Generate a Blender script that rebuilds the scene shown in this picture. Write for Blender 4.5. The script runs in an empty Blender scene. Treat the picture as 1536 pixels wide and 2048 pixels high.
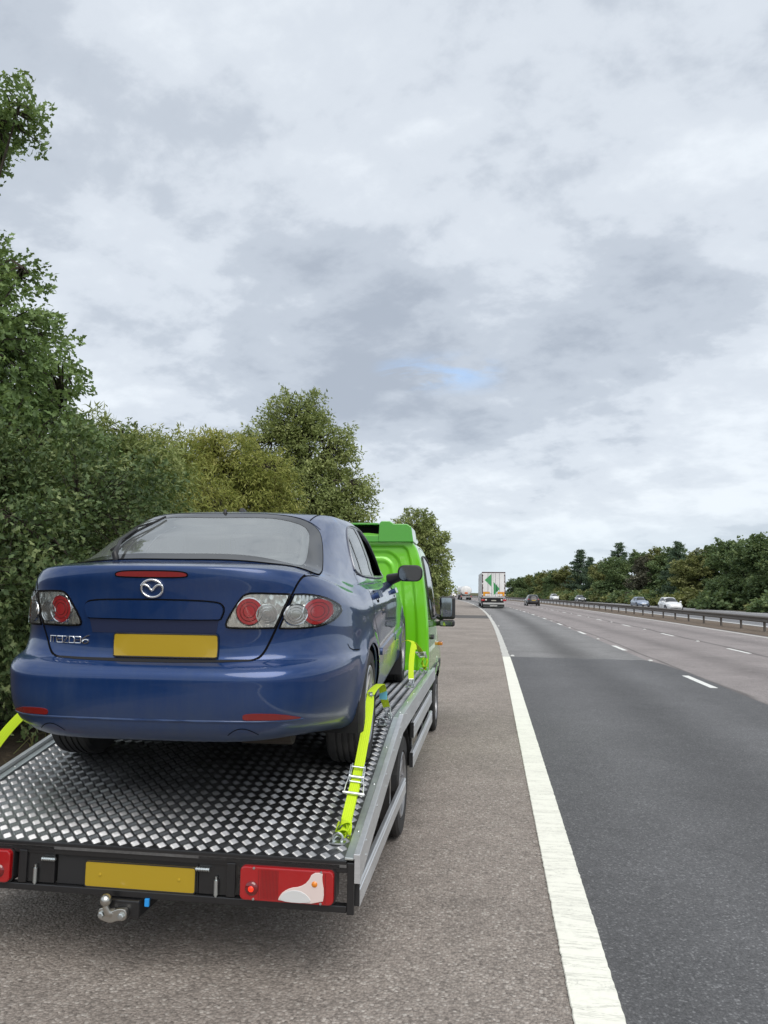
import bpy, bmesh, math, random
import numpy as np
from mathutils import Vector, Matrix, geometry as mgeo
from mathutils.bvhtree import BVHTree
R = math.radians
random.seed(7)
SC = bpy.context.scene
COL = SC.collection

# ------------------------------------------------------------------ camera
cam_data = bpy.data.cameras.new('camera'); cam = bpy.data.objects.new('camera', cam_data)
COL.objects.link(cam); SC.camera = cam
cam_data.sensor_fit = 'HORIZONTAL'; cam_data.sensor_width = 36.0
cam_data.lens = 36.0 * 1480.0 / 1536.0
cam_data.clip_start = 0.05; cam_data.clip_end = 4000.0
_yaw, _pitch, _roll = R(8.2), R(6.12), R(0.73)
cam.matrix_world = (Matrix.Translation((0, 0, 1.7)) @ Matrix.Rotation(_yaw, 4, 'Z')
                    @ Matrix.Rotation(R(90) + _pitch, 4, 'X') @ Matrix.Rotation(_roll, 4, 'Z'))

# ------------------------------------------------------------------ sky and sun
SUN_EL, SUN_AZ = R(50), R(158)          # azimuth clockwise from +Y (the road's direction)
W = bpy.data.worlds.new('World'); SC.world = W; W.use_nodes = True
def build_sky():
    nt = W.node_tree; N = nt.nodes; K = nt.links
    N.clear()
    out = N.new('ShaderNodeOutputWorld'); bg = N.new('ShaderNodeBackground'); bg.inputs['Strength'].default_value = 0.1
    K.new(bg.outputs[0], out.inputs[0])
    sky = N.new('ShaderNodeTexSky'); sky.sky_type = 'NISHITA'; sky.sun_disc = False
    sky.sun_elevation = SUN_EL; sky.sun_rotation = SUN_AZ
    tc = N.new('ShaderNodeTexCoord')
    sep = N.new('ShaderNodeSeparateXYZ'); K.new(tc.outputs['Generated'], sep.inputs[0])
    def math_(op, a, b=None, clamp=False):
        m = N.new('ShaderNodeMath'); m.operation = op; m.use_clamp = clamp
        for i, v in enumerate((a, b)):
            if v is None: continue
            if isinstance(v, (int, float)): m.inputs[i].default_value = v
            else: K.new(v, m.inputs[i])
        return m.outputs[0]
    zz = math_('ADD', math_('MAXIMUM', sep.outputs[2], 0.0), 0.32)
    comb = N.new('ShaderNodeCombineXYZ')
    K.new(math_('DIVIDE', sep.outputs[0], zz), comb.inputs[0]); K.new(math_('DIVIDE', sep.outputs[1], zz), comb.inputs[1])
    def noise(scale, detail, rough, dist, off, sx=1.0, sy=1.0, rz=0.0):
        mp = N.new('ShaderNodeMapping'); mp.inputs['Location'].default_value = off
        mp.inputs['Scale'].default_value = (sx, sy, 1); mp.inputs['Rotation'].default_value = (0, 0, rz)
        K.new(comb.outputs[0], mp.inputs[0])
        n = N.new('ShaderNodeTexNoise'); n.inputs['Scale'].default_value = scale; n.inputs['Detail'].default_value = detail
        n.inputs['Roughness'].default_value = rough; n.inputs['Distortion'].default_value = dist
        K.new(mp.outputs[0], n.inputs['Vector']); return n.outputs['Fac']
    big = noise(1.15, 4, 0.5, 0.15, (3.1, 1.7, 0.0), 1.0, 1.1, 0.5)
    mid = noise(3.4, 9, 0.58, 0.15, (7.3, 2.2, 1.0), 1.0, 1.1, 0.5)
    s = math_('ADD', math_('MULTIPLY', big, 0.55), math_('MULTIPLY', mid, 0.47))
    fine = noise(10.0, 7, 0.60, 0.1, (2.0, 9.0, 3.0), 0.95, 1.15, 0.5)
    s = math_('ADD', s, math_('MULTIPLY', math_('SUBTRACT', fine, 0.5), 0.15))
    ramp = N.new('ShaderNodeValToRGB'); K.new(s, ramp.inputs[0])
    cr = ramp.color_ramp; cr.interpolation = 'EASE'
    cr.elements[0].position = 0.345; cr.elements[0].color = (2.9, 3.24, 3.76, 1)
    cr.elements[1].position = 0.63; cr.elements[1].color = (5.8, 6.17, 6.55, 1)
    e = cr.elements.new(0.445); e.color = (3.8, 4.17, 4.68, 1)
    e = cr.elements.new(0.515); e.color = (4.8, 5.17, 5.64, 1)
    # clear gap low over the road, torn by noise: thinner cloud there lets the blue through
    vd = N.new('ShaderNodeVectorMath'); vd.operation = 'DOT_PRODUCT'; K.new(tc.outputs['Generated'], vd.inputs[0])
    vd.inputs[1].default_value = GAP_DIR
    g1 = N.new('ShaderNodeMapRange'); g1.interpolation_type = 'SMOOTHSTEP'; K.new(vd.outputs['Value'], g1.inputs[0])
    g1.inputs[1].default_value = math.cos(R(5.5)); g1.inputs[2].default_value = 1.0
    gapn = noise(9.0, 7, 0.62, 0.5, (1.0, 4.0, 2.0), 0.55, 1.3, 0.25)
    band = N.new('ShaderNodeMapRange'); band.interpolation_type = 'SMOOTHSTEP'; K.new(math_('ABSOLUTE', math_('SUBTRACT', sep.outputs[2], GAP_DIR[2])), band.inputs[0])
    band.inputs[1].default_value = 0.0; band.inputs[2].default_value = 0.034; band.inputs[3].default_value = 1.0; band.inputs[4].default_value = 0.0
    gap = math_('MULTIPLY', math_('MULTIPLY', g1.outputs[0], band.outputs[0]), math_('MULTIPLY', math_('SUBTRACT', gapn, 0.44), 7.0, True), True)
    mixg = N.new('ShaderNodeMix'); mixg.data_type = 'RGBA'
    K.new(math_('MULTIPLY', gap, 0.62), mixg.inputs[0]); K.new(ramp.outputs[0], mixg.inputs[6])
    skyb = N.new('ShaderNodeMix'); skyb.data_type = 'RGBA'; skyb.blend_type = 'MULTIPLY'; skyb.inputs[0].default_value = 1
    K.new(sky.outputs[0], skyb.inputs[6]); skyb.inputs[7].default_value = (1.5, 1.5, 1.5, 1)
    K.new(skyb.outputs[2], mixg.inputs[7])
    # paler, slightly blue band of distant cloud and clear air near the horizon
    h = N.new('ShaderNodeMapRange'); h.interpolation_type = 'SMOOTHSTEP'; K.new(sep.outputs[2], h.inputs[0])
    h.inputs[1].default_value = -0.02; h.inputs[2].default_value = 0.13; h.inputs[3].default_value = 0.8; h.inputs[4].default_value = 0.0
    mixh = N.new('ShaderNodeMix'); mixh.data_type = 'RGBA'; K.new(h.outputs[0], mixh.inputs[0])
    K.new(mixg.outputs[2], mixh.inputs[6]); mixh.inputs[7].default_value = (4.9, 5.7, 6.35, 1)
    # the camera's own blue sky also tints everything a little
    mixs = N.new('ShaderNodeMix'); mixs.data_type = 'RGBA'; mixs.inputs[0].default_value = 0.06
    K.new(mixh.outputs[2], mixs.inputs[6]); K.new(sky.outputs[0], mixs.inputs[7])
    K.new(mixs.outputs[2], bg.inputs['Color'])
_gd = cam.matrix_world.to_3x3() @ Vector(((878 - 768) / 1480, -(748 - 1024) / 1480, -1)); _gd.normalize()
GAP_DIR = tuple(_gd)
build_sky()
sun_d = bpy.data.lights.new('sun', 'SUN'); sun_d.energy = 1.5; sun_d.angle = R(50); sun_d.color = (1.0, 0.955, 0.9)
sun = bpy.data.objects.new('sun', sun_d); COL.objects.link(sun)
_sd = Vector((math.sin(SUN_AZ) * math.cos(SUN_EL), math.cos(SUN_AZ) * math.cos(SUN_EL), math.sin(SUN_EL)))
sun.rotation_euler = _sd.to_track_quat('Z', 'Y').to_euler()
SC.view_settings.view_transform = 'Standard'; SC.view_settings.look = 'None'
SC.view_settings.exposure = 0.64; SC.view_settings.gamma = 1.0; SC.view_settings.use_curve_mapping = False
SC.render.engine = 'CYCLES'; SC.cycles.max_bounces = 8; SC.cycles.transparent_max_bounces = 12
SC.cycles.use_denoising = True

# ------------------------------------------------------------------ helpers
def tag(o, label=None, cat=None, group=None, kind=None):
    if label: o['label'] = label
    if cat: o['category'] = cat
    if group: o['group'] = group
    if kind: o['kind'] = kind
    return o
def empty(name, loc=(0, 0, 0), rz=0.0, parent=None):
    o = bpy.data.objects.new(name, None); COL.objects.link(o)
    o.location = loc; o.rotation_euler = (0, 0, rz); o.parent = parent
    o.empty_display_size = 0.2
    return o
def mesh_obj(name, V, F, mat, parent=None, smooth=False, uv=None):
    me = bpy.data.meshes.new(name)
    V = np.asarray(V, dtype=np.float32).reshape(-1, 3)
    if isinstance(F, np.ndarray):
        n, k = F.shape
        me.vertices.add(len(V)); me.vertices.foreach_set('co', V.ravel())
        me.loops.add(n * k); me.loops.foreach_set('vertex_index', F.astype(np.int32).ravel())
        me.polygons.add(n); me.polygons.foreach_set('loop_start', np.arange(0, n * k, k, dtype=np.int32))
        me.polygons.foreach_set('loop_total', np.full(n, k, dtype=np.int32))
        me.update(calc_edges=True); me.validate()
    else:
        me.from_pydata([tuple(map(float, v)) for v in V], [], [tuple(int(i) for i in f) for f in F])
    if uv is not None:
        l = me.uv_layers.new(name='UVMap'); li = np.empty(len(me.loops), dtype=np.int32)
        me.loops.foreach_get('vertex_index', li)
        l.data.foreach_set('uv', np.asarray(uv, dtype=np.float32)[li].ravel())
    me.polygons.foreach_set('use_smooth', np.full(len(me.polygons), bool(smooth)))
    for m in (mat if isinstance(mat, (list, tuple)) else [mat]): me.materials.append(m)
    o = bpy.data.objects.new(name, me); COL.objects.link(o); o.parent = parent
    return o
def bevel(o, w=0.004, seg=2, ang=40):
    b = o.modifiers.new('bevel', 'BEVEL'); b.width = w; b.segments = seg; b.limit_method = 'ANGLE'; b.angle_limit = R(ang)
    b.harden_normals = False
    return o
def autosmooth(o, ang=35):
    me = o.data
    me.polygons.foreach_set('use_smooth', np.ones(len(me.polygons), dtype=bool))
    me.set_sharp_from_angle(angle=R(ang)) if hasattr(me, 'set_sharp_from_angle') else None
    return o
class MB:
    def __init__(s): s.V = []; s.F = []
    def add(s, V, F):
        b = len(s.V); s.V += [tuple(v) for v in V]; s.F += [tuple(b + i for i in f) for f in F]; return s
    def box(s, x0, x1, y0, y1, z0, z1, M=None):
        V = [(x, y, z) for z in (z0, z1) for y in (y0, y1) for x in (x0, x1)]
        if M is not None: V = [tuple(M @ Vector(v)) for v in V]
        return s.add(V, [(0, 2, 3, 1), (4, 5, 7, 6), (0, 1, 5, 4), (2, 6, 7, 3), (0, 4, 6, 2), (1, 3, 7, 5)])
    def prism(s, poly, fn, a, b):
        """polygon (list of 2D, ccw) extruded: fn(u, v, t) -> 3D for t = a, b"""
        n = len(poly)
        V = [fn(u, v, a) for u, v in poly] + [fn(u, v, b) for u, v in poly]
        return s.add(V, [tuple(range(n))[::-1], tuple(range(n, 2 * n))] + [(i, (i + 1) % n, n + (i + 1) % n, n + i) for i in range(n)])
    def sweep(s, prof, path, close=False, cap=True):
        """profile points (offset vectors per station already 3D): path = list of lists of 3D points with equal length"""
        n = len(prof) if prof else len(path[0]); m = len(path); b = len(s.V)
        V = [p for st in path for p in st]; F = []
        for i in range(m - 1):
            for j in range(n):
                k = (j + 1) % n
                F.append((i * n + j, i * n + k, (i + 1) * n + k, (i + 1) * n + j))
        if cap: F += [tuple(range(n))[::-1], tuple(range((m - 1) * n, m * n))]
        return s.add(V, F)
    def tube(s, pts, r, n=8, cap=True, closed=False):
        pts = [Vector(p) for p in pts]; m = len(pts); rs = r if isinstance(r, (list, tuple)) else [r] * m
        st = []; up = None
        for i, p in enumerate(pts):
            if closed: t = pts[(i + 1) % m] - pts[i - 1]
            else: t = pts[min(i + 1, m - 1)] - pts[max(i - 1, 0)]
            t.normalize()
            if up is None:
                up = t.orthogonal().normalized()
            up = (up - t * up.dot(t)); up = up.normalized() if up.length > 1e-6 else t.orthogonal().normalized()
            w = t.cross(up)
            st.append([tuple(p + (up * math.cos(2 * math.pi * k / n) + w * math.sin(2 * math.pi * k / n)) * rs[i]) for k in range(n)])
        if closed: st.append(st[0]); cap = False
        return s.sweep(None, st, cap=cap)
    def lathe(s, prof, n, M, cap=True):
        """prof: (radius, height) along local z of matrix M"""
        st = [[tuple(M @ Vector((r * math.cos(2 * math.pi * k / n), r * math.sin(2 * math.pi * k / n), h))) for k in range(n)] for r, h in prof]
        return s.sweep(None, st, cap=cap)
    def build(s, name, mat, parent=None, smooth=None, bev=None):
        o = mesh_obj(name, s.V, s.F, mat, parent)
        if smooth: autosmooth(o, smooth)
        if bev: bevel(o, bev)
        return o
AX = {'x': Matrix.Rotation(R(90), 4, 'Y'), 'y': Matrix.Rotation(R(-90), 4, 'X'), 'z': Matrix.Identity(4)}
def axm(ax, c): return Matrix.Translation(c) @ AX[ax]
def copy_tree(o, parent=None):
    c = o.copy(); COL.objects.link(c); c.parent = parent
    for ch in o.children: copy_tree(ch, c)
    return c
def rrect(cx, cz, w, h, r, n=5):
    """rounded rectangle outline, counter-clockwise"""
    P = []
    for sx, sz, a0 in ((1, 1, 0), (-1, 1, 90), (-1, -1, 180), (1, -1, 270)):
        for k in range(n + 1):
            a = R(a0 + 90 * k / n)
            P.append((cx + sx * (w / 2 - r) + r * math.cos(a), cz + sz * (h / 2 - r) + r * math.sin(a)))
    return P

# ------------------------------------------------------------------ materials
MATS = {}
def mat(name, color=(0.5, 0.5, 0.5), rough=0.5, metal=0.0, coat=0.0, **k):
    if name in MATS: return MATS[name]
    m = bpy.data.materials.new(name); m.use_nodes = True; MATS[name] = m
    b = m.node_tree.nodes['Principled BSDF']
    b.inputs['Base Color'].default_value = (*color, 1); b.inputs['Roughness'].default_value = rough
    b.inputs['Metallic'].default_value = metal; b.inputs['Coat Weight'].default_value = coat
    b.inputs['Coat Roughness'].default_value = k.get('coat_rough', 0.04)
    if 'spec' in k: b.inputs['Specular IOR Level'].default_value = k['spec']
    if 'trans' in k: b.inputs['Transmission Weight'].default_value = k['trans']
    if 'emit' in k:
        b.inputs['Emission Color'].default_value = (*k['emit'][0], 1); b.inputs['Emission Strength'].default_value = k['emit'][1]
    return m
class NT:
    """small node-graph writer"""
    def __init__(s, m):
        s.m = m; s.t = m.node_tree; s.N = s.t.nodes; s.K = s.t.links; s.b = s.N.get('Principled BSDF')
    def node(s, kind, **props):
        n = s.N.new(kind)
        for k, v in props.items(): setattr(n, k, v)
        return n
    def put(s, sock, v):
        if isinstance(v, bpy.types.NodeSocket): s.K.new(v, sock)
        elif isinstance(v, tuple) and len(v) == 3 and sock.type == 'RGBA': sock.default_value = (*v, 1)
        else: sock.default_value = v
    def coord(s, which='Object', scale=None, rot=None):
        tc = s.node('ShaderNodeTexCoord'); o = tc.outputs[which]
        if scale or rot:
            mp = s.node('ShaderNodeMapping'); s.K.new(o, mp.inputs[0])
            if scale: mp.inputs['Scale'].default_value = scale
            if rot: mp.inputs['Rotation'].default_value = rot
            o = mp.outputs[0]
        return o
    def noise(s, vec, scale, detail=4, rough=0.55, dist=0.0, out='Fac'):
        n = s.node('ShaderNodeTexNoise'); s.K.new(vec, n.inputs['Vector'])
        n.inputs['Scale'].default_value = scale; n.inputs['Detail'].default_value = detail
        n.inputs['Roughness'].default_value = rough; n.inputs['Distortion'].default_value = dist
        return n.outputs[out]
    def voro(s, vec, scale, feature='F1', out='Distance'):
        n = s.node('ShaderNodeTexVoronoi', feature=feature); s.K.new(vec, n.inputs['Vector']); n.inputs['Scale'].default_value = scale
        return n.outputs[out]
    def ramp(s, f, stops, interp='LINEAR'):
        n = s.node('ShaderNodeValToRGB'); s.K.new(f, n.inputs[0]); cr = n.color_ramp; cr.interpolation = interp
        while len(cr.elements) < len(stops): cr.elements.new(0.5)
        for e, (p, c) in zip(cr.elements, stops):
            e.position = p; e.color = (*c, 1) if isinstance(c, tuple) else (c, c, c, 1)
        return n.outputs[0]
    def math(s, op, a, b=0.0, c=None, clamp=False):
        n = s.node('ShaderNodeMath', operation=op, use_clamp=clamp)
        s.put(n.inputs[0], a); s.put(n.inputs[1], b)
        if c is not None: s.put(n.inputs[2], c)
        return n.outputs[0]
    def mix(s, f, a, b, blend='MIX'):
        n = s.node('ShaderNodeMix', data_type='RGBA', blend_type=blend)
        s.put(n.inputs[0], f); s.put(n.inputs[6], a); s.put(n.inputs[7], b)
        return n.outputs[2]
    def bump(s, h, dist=0.01, strength=1.0, normal=None):
        n = s.node('ShaderNodeBump'); s.K.new(h, n.inputs['Height']); n.inputs['Distance'].default_value = dist
        n.inputs['Strength'].default_value = strength
        if normal: s.K.new(normal, n.inputs['Normal'])
        return n.outputs[0]
    def set(s, name, v): s.put(s.b.inputs[name], v)

black_steel = mat('black_steel', (0.012, 0.012, 0.013), 0.32, coat=0.35)
black_plastic = mat('black_plastic', (0.018, 0.018, 0.019), 0.45)
matt_black = mat('matt_black', (0.008, 0.008, 0.009), 0.8)
gap_black = mat('gap_black', (0.004, 0.004, 0.005), 0.9, spec=0.1)
chrome = mat('chrome', (0.82, 0.83, 0.84), 0.14, 1.0)
zinc = mat('zinc_plate', (0.62, 0.66, 0.66), 0.33, 1.0)
def m_rubber():
    m = mat('tyre_rubber', (0.022, 0.022, 0.023), 0.75); g = NT(m)
    n = g.noise(g.coord(), 9, 5)
    g.set('Base Color', g.ramp(n, [(0.35, (0.014, 0.014, 0.015)), (0.7, (0.045, 0.042, 0.04))]))
    return m
rubber = m_rubber()
rim_metal = mat('rim_metal', (0.50, 0.51, 0.53), 0.35, 0.9)
def m_alu(name, base, rough, streak):
    m = mat(name, base, rough, 0.85); g = NT(m)
    v = g.coord('Object', (2.0, streak, 40.0))
    n = g.noise(v, 3, 5, 0.6); n2 = g.noise(g.coord(), 1.7, 5, 0.65)
    g.set('Base Color', g.ramp(g.math('ADD', g.math('MULTIPLY', n, 0.4), g.math('MULTIPLY', n2, 0.6)),
          [(0.3, tuple(c * 0.8 for c in base)), (0.65, tuple(min(1, c * 1.08) for c in base))]))
    g.set('Roughness', g.math('ADD', g.math('MULTIPLY', n2, 0.25), rough - 0.12))
    g.set('Normal', g.bump(n, 0.0006, 0.5))
    return m
alu = m_alu('anodised_aluminium', (0.72, 0.73, 0.74), 0.42, 0.3)
galv = m_alu('galvanised_strip', (0.70, 0.75, 0.74), 0.34, 0.5)
barrier_steel = m_alu('weathered_barrier_steel', (0.15, 0.132, 0.116), 0.66, 0.2)
MATS['weathered_barrier_steel'].node_tree.nodes['Principled BSDF'].inputs['Metallic'].default_value = 0.35
def m_glass(name, tint=(0.75, 0.8, 0.79), alpha=0.55, rough=0.02, ior=1.8):
    """window glass: clear tinted sheet with mirror reflection (thin, so no refraction)"""
    m = bpy.data.materials.new(name); m.use_nodes = True; MATS[name] = m; t = m.node_tree; t.nodes.clear()
    out = t.nodes.new('ShaderNodeOutputMaterial'); tr = t.nodes.new('ShaderNodeBsdfTransparent'); tr.inputs[0].default_value = (*tint, 1)
    gl = t.nodes.new('ShaderNodeBsdfGlossy'); gl.inputs['Roughness'].default_value = rough; gl.inputs['Color'].default_value = (0.95, 0.97, 0.97, 1)
    lw = t.nodes.new('ShaderNodeFresnel'); lw.inputs['IOR'].default_value = ior
    df = t.nodes.new('ShaderNodeBsdfDiffuse'); df.inputs[0].default_value = (0.58, 0.61, 0.59, 1)
    m0 = t.nodes.new('ShaderNodeMixShader'); m0.inputs[0].default_value = 1 - alpha
    t.links.new(df.outputs[0], m0.inputs[1]); t.links.new(tr.outputs[0], m0.inputs[2])
    m0.inputs[0].default_value = alpha
    mx = t.nodes.new('ShaderNodeMixShader'); t.links.new(lw.outputs[0], mx.inputs[0])
    t.links.new(m0.outputs[0], mx.inputs[1]); t.links.new(gl.outputs[0], mx.inputs[2]); t.links.new(mx.outputs[0], out.inputs[0])
    return m
window_glass = m_glass('window_glass', (0.62, 0.68, 0.66), 0.82)
painted_sheen_glass = m_glass('painted_sheen_glass', (0.82, 0.86, 0.84), 0.80, ior=3.6)  # pale diffuse share painted in to stand for the sky's reflection
dark_glass = mat('dark_glass', (0.012, 0.014, 0.016), 0.05, spec=0.7)
mirror_glass = mat('mirror_glass', (0.42, 0.46, 0.47), 0.03, 1.0)

# ================================================================== ROAD AND GROUND
def bend(Y): return -max(0.0, Y - 15.0) ** 2 / 3000.0
YS = list(np.arange(-40, 0, 4.0)) + list(np.arange(0, 120, 2.0)) + list(np.arange(120, 460, 5.0))
def ribbon(name, lat0, lat1, z, m, Y0=-40, Y1=455, nx=2, kind='structure', parent=None, jag=0.0, z1=None):
    ys = [Y0] + [y for y in YS if Y0 < y < Y1] + [Y1]
    V = []; U = []; F = []; rng = np.random.default_rng(3)
    for y in ys:
        for k in range(nx):
            f = k / (nx - 1); l = lat0 + (lat1 - lat0) * f
            V.append((l + bend(y), y, z if z1 is None else z + (z1 - z) * f)); U.append((l, y))
    for i in range(len(ys) - 1):
        for k in range(nx - 1):
            a = i * nx + k; F.append((a, a + 1, a + nx + 1, a + nx))
    o = mesh_obj(name, V, F, m, parent, uv=U)
    if parent is None: o['kind'] = kind
    return o
def m_asphalt(name, dark, mid, light, scale, relief, track=None, big=0.25, rough=0.85, spec=0.35, patchy=0.25):
    m = mat(name, mid, rough, spec=spec); g = NT(m)
    uv = g.coord('UV')
    nz = g.noise(uv, scale * 0.9, 2, 0.5, out='Color')
    vv = g.node('ShaderNodeVectorMath', operation='MULTIPLY_ADD'); g.K.new(nz, vv.inputs[0]); vv.inputs[1].default_value = (0.006, 0.006, 0); g.K.new(uv, vv.inputs[2])
    cell = g.voro(vv.outputs[0], scale, out='Color'); dist = g.voro(vv.outputs[0], scale)
    rnd = g.node('ShaderNodeSeparateColor'); g.K.new(cell, rnd.inputs[0])
    stone = g.ramp(rnd.outputs[0], [(0.0, dark), (0.35, mid), (0.8, mid), (1.0, light)])
    edge = g.ramp(dist, [(0.35, 0.0), (0.85, 1.0)])
    col = g.mix(g.math('MULTIPLY', edge, 0.55), stone, tuple(c * 0.35 for c in dark))
    fine = g.noise(uv, scale * 2.3, 3, 0.6)
    col = g.mix(0.35, col, g.ramp(fine, [(0.3, tuple(c * 0.45 for c in mid)), (0.7, tuple(min(1, c * 1.5) for c in mid))]))
    p1 = g.noise(uv, 0.55, 5, 0.6, 0.4); p2 = g.noise(uv, 4.5, 4, 0.6)
    pv = g.math('ADD', g.math('MULTIPLY', p1, 0.6), g.math('MULTIPLY', p2, 0.4))
    col = g.mix(1.0, col, g.ramp(pv, [(0.3, 1 - patchy), (0.7, 1 + patchy * 0.6)]), 'MULTIPLY')
    if track:
        # polish and grime bands along the lane: (lateral position, half width, factor)
        sep = g.node('ShaderNodeSeparateXYZ'); g.K.new(uv, sep.inputs[0])
        wob = g.math('MULTIPLY', g.math('SUBTRACT', g.noise(g.coord('UV', (0.3, 0.06, 1)), 2.0, 3), 0.5), 0.7)
        lat = g.math('ADD', sep.outputs[0], wob); acc = None
        for c0, hw, fac in track:
            d = g.math('DIVIDE', g.math('SUBTRACT', lat, c0), hw)
            e = g.math('MULTIPLY', g.math('EXPONENT', g.math('MULTIPLY', g.math('MULTIPLY', d, d), -1.0)), fac)
            acc = e if acc is None else g.math('ADD', acc, e)
        tone = g.math('ADD', acc, 1.0)
        cc = g.node('ShaderNodeCombineColor'); [g.K.new(tone, cc.inputs[i]) for i in range(3)]
        col = g.mix(1.0, col, cc.outputs[0], 'MULTIPLY')
    g.set('Base Color', col)
    hgt = g.math('ADD', g.math('MULTIPLY', g.math('SUBTRACT', 1.0, dist), 0.7), g.math('MULTIPLY', fine, 0.5))
    g.set('Normal', g.bump(hgt, relief, 1.0))
    return m
M_shoulder = m_asphalt('shoulder_chippings', (0.130, 0.112, 0.097), (0.362, 0.314, 0.274), (0.64, 0.59, 0.53), 70, 0.010, patchy=0.28)
M_patch = m_asphalt('fresh_dark_asphalt', (0.052, 0.052, 0.053), (0.114, 0.113, 0.115), (0.28, 0.28, 0.282), 90, 0.006,
                    track=[(1.30, 0.42, 0.22), (3.15, 0.45, 0.30), (2.25, 0.35, -0.14)], rough=0.72, spec=0.5)
M_lane = m_asphalt('worn_grey_asphalt', (0.135, 0.133, 0.131), (0.250, 0.246, 0.242), (0.42, 0.41, 0.41), 80, 0.007,
                   track=[(2.25, 0.50, -0.40), (1.2, 0.35, 0.10), (3.3, 0.35, 0.10)])
M_pink = m_asphalt('pinkish_chipped_asphalt', (0.175, 0.154, 0.147), (0.335, 0.300, 0.289), (0.54, 0.50, 0.49), 75, 0.008,
                   track=[(5.9, 0.45, -0.24), (9.5, 0.5, -0.22), (7.85, 0.09, -0.5), (4.28, 0.05, -0.5)])
M_opp = m_asphalt('opposite_asphalt', (0.15, 0.15, 0.155), (0.26, 0.26, 0.27), (0.42, 0.42, 0.42), 70, 0.007, track=[(17, 0.5, -0.2), (20.6, 0.5, -0.2), (24, 0.5, -0.2)])
M_band = m_asphalt('shoulder_repair_band', (0.06, 0.056, 0.053), (0.125, 0.118, 0.112), (0.25, 0.24, 0.23), 90, 0.006)
def m_soil(name, c1, c2, c3, sc=6):
    m = mat(name, c2, 0.95, spec=0.2); g = NT(m); v = g.coord('Object')
    n = g.noise(v, sc, 8, 0.7); n2 = g.noise(v, sc * 0.12, 5, 0.6)
    g.set('Base Color', g.ramp(g.math('ADD', g.math('MULTIPLY', n, 0.65), g.math('MULTIPLY', n2, 0.35)), [(0.32, c1), (0.5, c2), (0.68, c3)]))
    g.set('Normal', g.bump(n, 0.05, 1.0)); return m
M_grass = m_soil('dry_grass_ground', (0.05, 0.055, 0.022), (0.095, 0.092, 0.04), (0.17, 0.15, 0.075), 5)
M_soil = m_soil('reserve_gravel', (0.085, 0.062, 0.045), (0.16, 0.125, 0.095), (0.27, 0.225, 0.18), 9)
M_litter = m_soil('leaf_litter', (0.018, 0.014, 0.010), (0.045, 0.034, 0.022), (0.10, 0.075, 0.045), 14)

ground = mesh_obj('ground', [(-1500, -200, -0.35), (1500, -200, -0.35), (1500, 3000, -0.35), (-1500, 3000, -0.35)], [(0, 1, 2, 3)], M_grass); ground['kind'] = 'structure'
ribbon('verge', -60, -3.35, 1.6, M_litter, nx=12, z1=-0.03)
ribbon('drainage_channel_ground', -3.35, -2.95, -0.012, M_band)
shoulder = ribbon('hard_shoulder_road', -2.95, 0.345, 0.0, M_shoulder)
road = ribbon('road', 0.345, 11.75, 0.0, M_pink, nx=4)
lane1 = ribbon('lane_surface', 0.36, 4.02, 0.004, M_lane, Y0=20.3, parent=road)
# fresh resurfacing in the near lane, with the chamfered far corner seen in the photograph
def patch_mesh():
    pl = [(0.36, -40), (4.30, -40), (4.30, 0), (4.30, 10), (4.30, 17.4), (4.22, 19.2), (4.02, 20.2), (3.0, 20.36), (1.5, 20.34), (0.36, 20.34), (0.36, 10), (0.36, 0)]
    return mesh_obj('resurfaced_patch', [(x + bend(y), y, 0.0065) for x, y in pl], [tuple(range(len(pl)))], M_patch, road, uv=pl)
patch_mesh()
ribbon('repair_band', -2.9, 0.32, 0.004, M_band, Y0=49.9, Y1=56.2, parent=shoulder)
ribbon('central_reserve_ground', 11.75, 15.1, 0.015, M_soil, nx=3)
opp = ribbon('opposite_road', 15.1, 29.4, 0.0, M_opp, nx=4)
ribbon('far_verge_ground', 29.4, 75, -0.02, M_grass, nx=4, z1=0.9)

# ------------------------------------------------------------------ painted lines
def m_paint(name, base, wear):
    m = mat(name, base, 0.6, spec=0.4); g = NT(m); uv = g.coord('UV')
    n = g.noise(uv, 26, 6, 0.7); n2 = g.noise(uv, 2.2, 5, 0.6); n3 = g.noise(g.coord('UV', (1.0, 9.0, 1.0)), 1.4, 5, 0.7, 0.6)
    crack = g.ramp(n3, [(0.485, 1.0), (0.5, 0.0), (0.515, 1.0)])
    dirt = g.math('ADD', g.math('MULTIPLY', n, 0.55), g.math('MULTIPLY', n2, 0.45))
    col = g.ramp(dirt, [(0.28, tuple(c * 0.60 for c in base)), (0.38, tuple(c * 0.90 for c in base)), (0.5, base)])
    spots = g.ramp(g.noise(uv, 60, 4, 0.7), [(wear, 0.0), (wear + 0.07, 1.0)])
    col = g.mix(g.math('SUBTRACT', 1.0, spots, clamp=True), col, (0.16, 0.15, 0.14))
    col = g.mix(g.math('MULTIPLY', g.math('SUBTRACT', 1.0, crack), 0.3), col, (0.25, 0.24, 0.22))
    g.set('Base Color', col); g.set('Normal', g.bump(g.math('ADD', n, g.math('MULTIPLY', crack, 0.4)), 0.004, 0.8)); return m
M_line = m_paint('cream_thermoplastic', (0.88, 0.87, 0.76), 0.24)
M_oldline = m_paint('worn_white_paint', (0.62, 0.61, 0.56), 0.38)
M_dash = m_paint('lane_line_paint', (0.80, 0.80, 0.76), 0.27)
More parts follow.
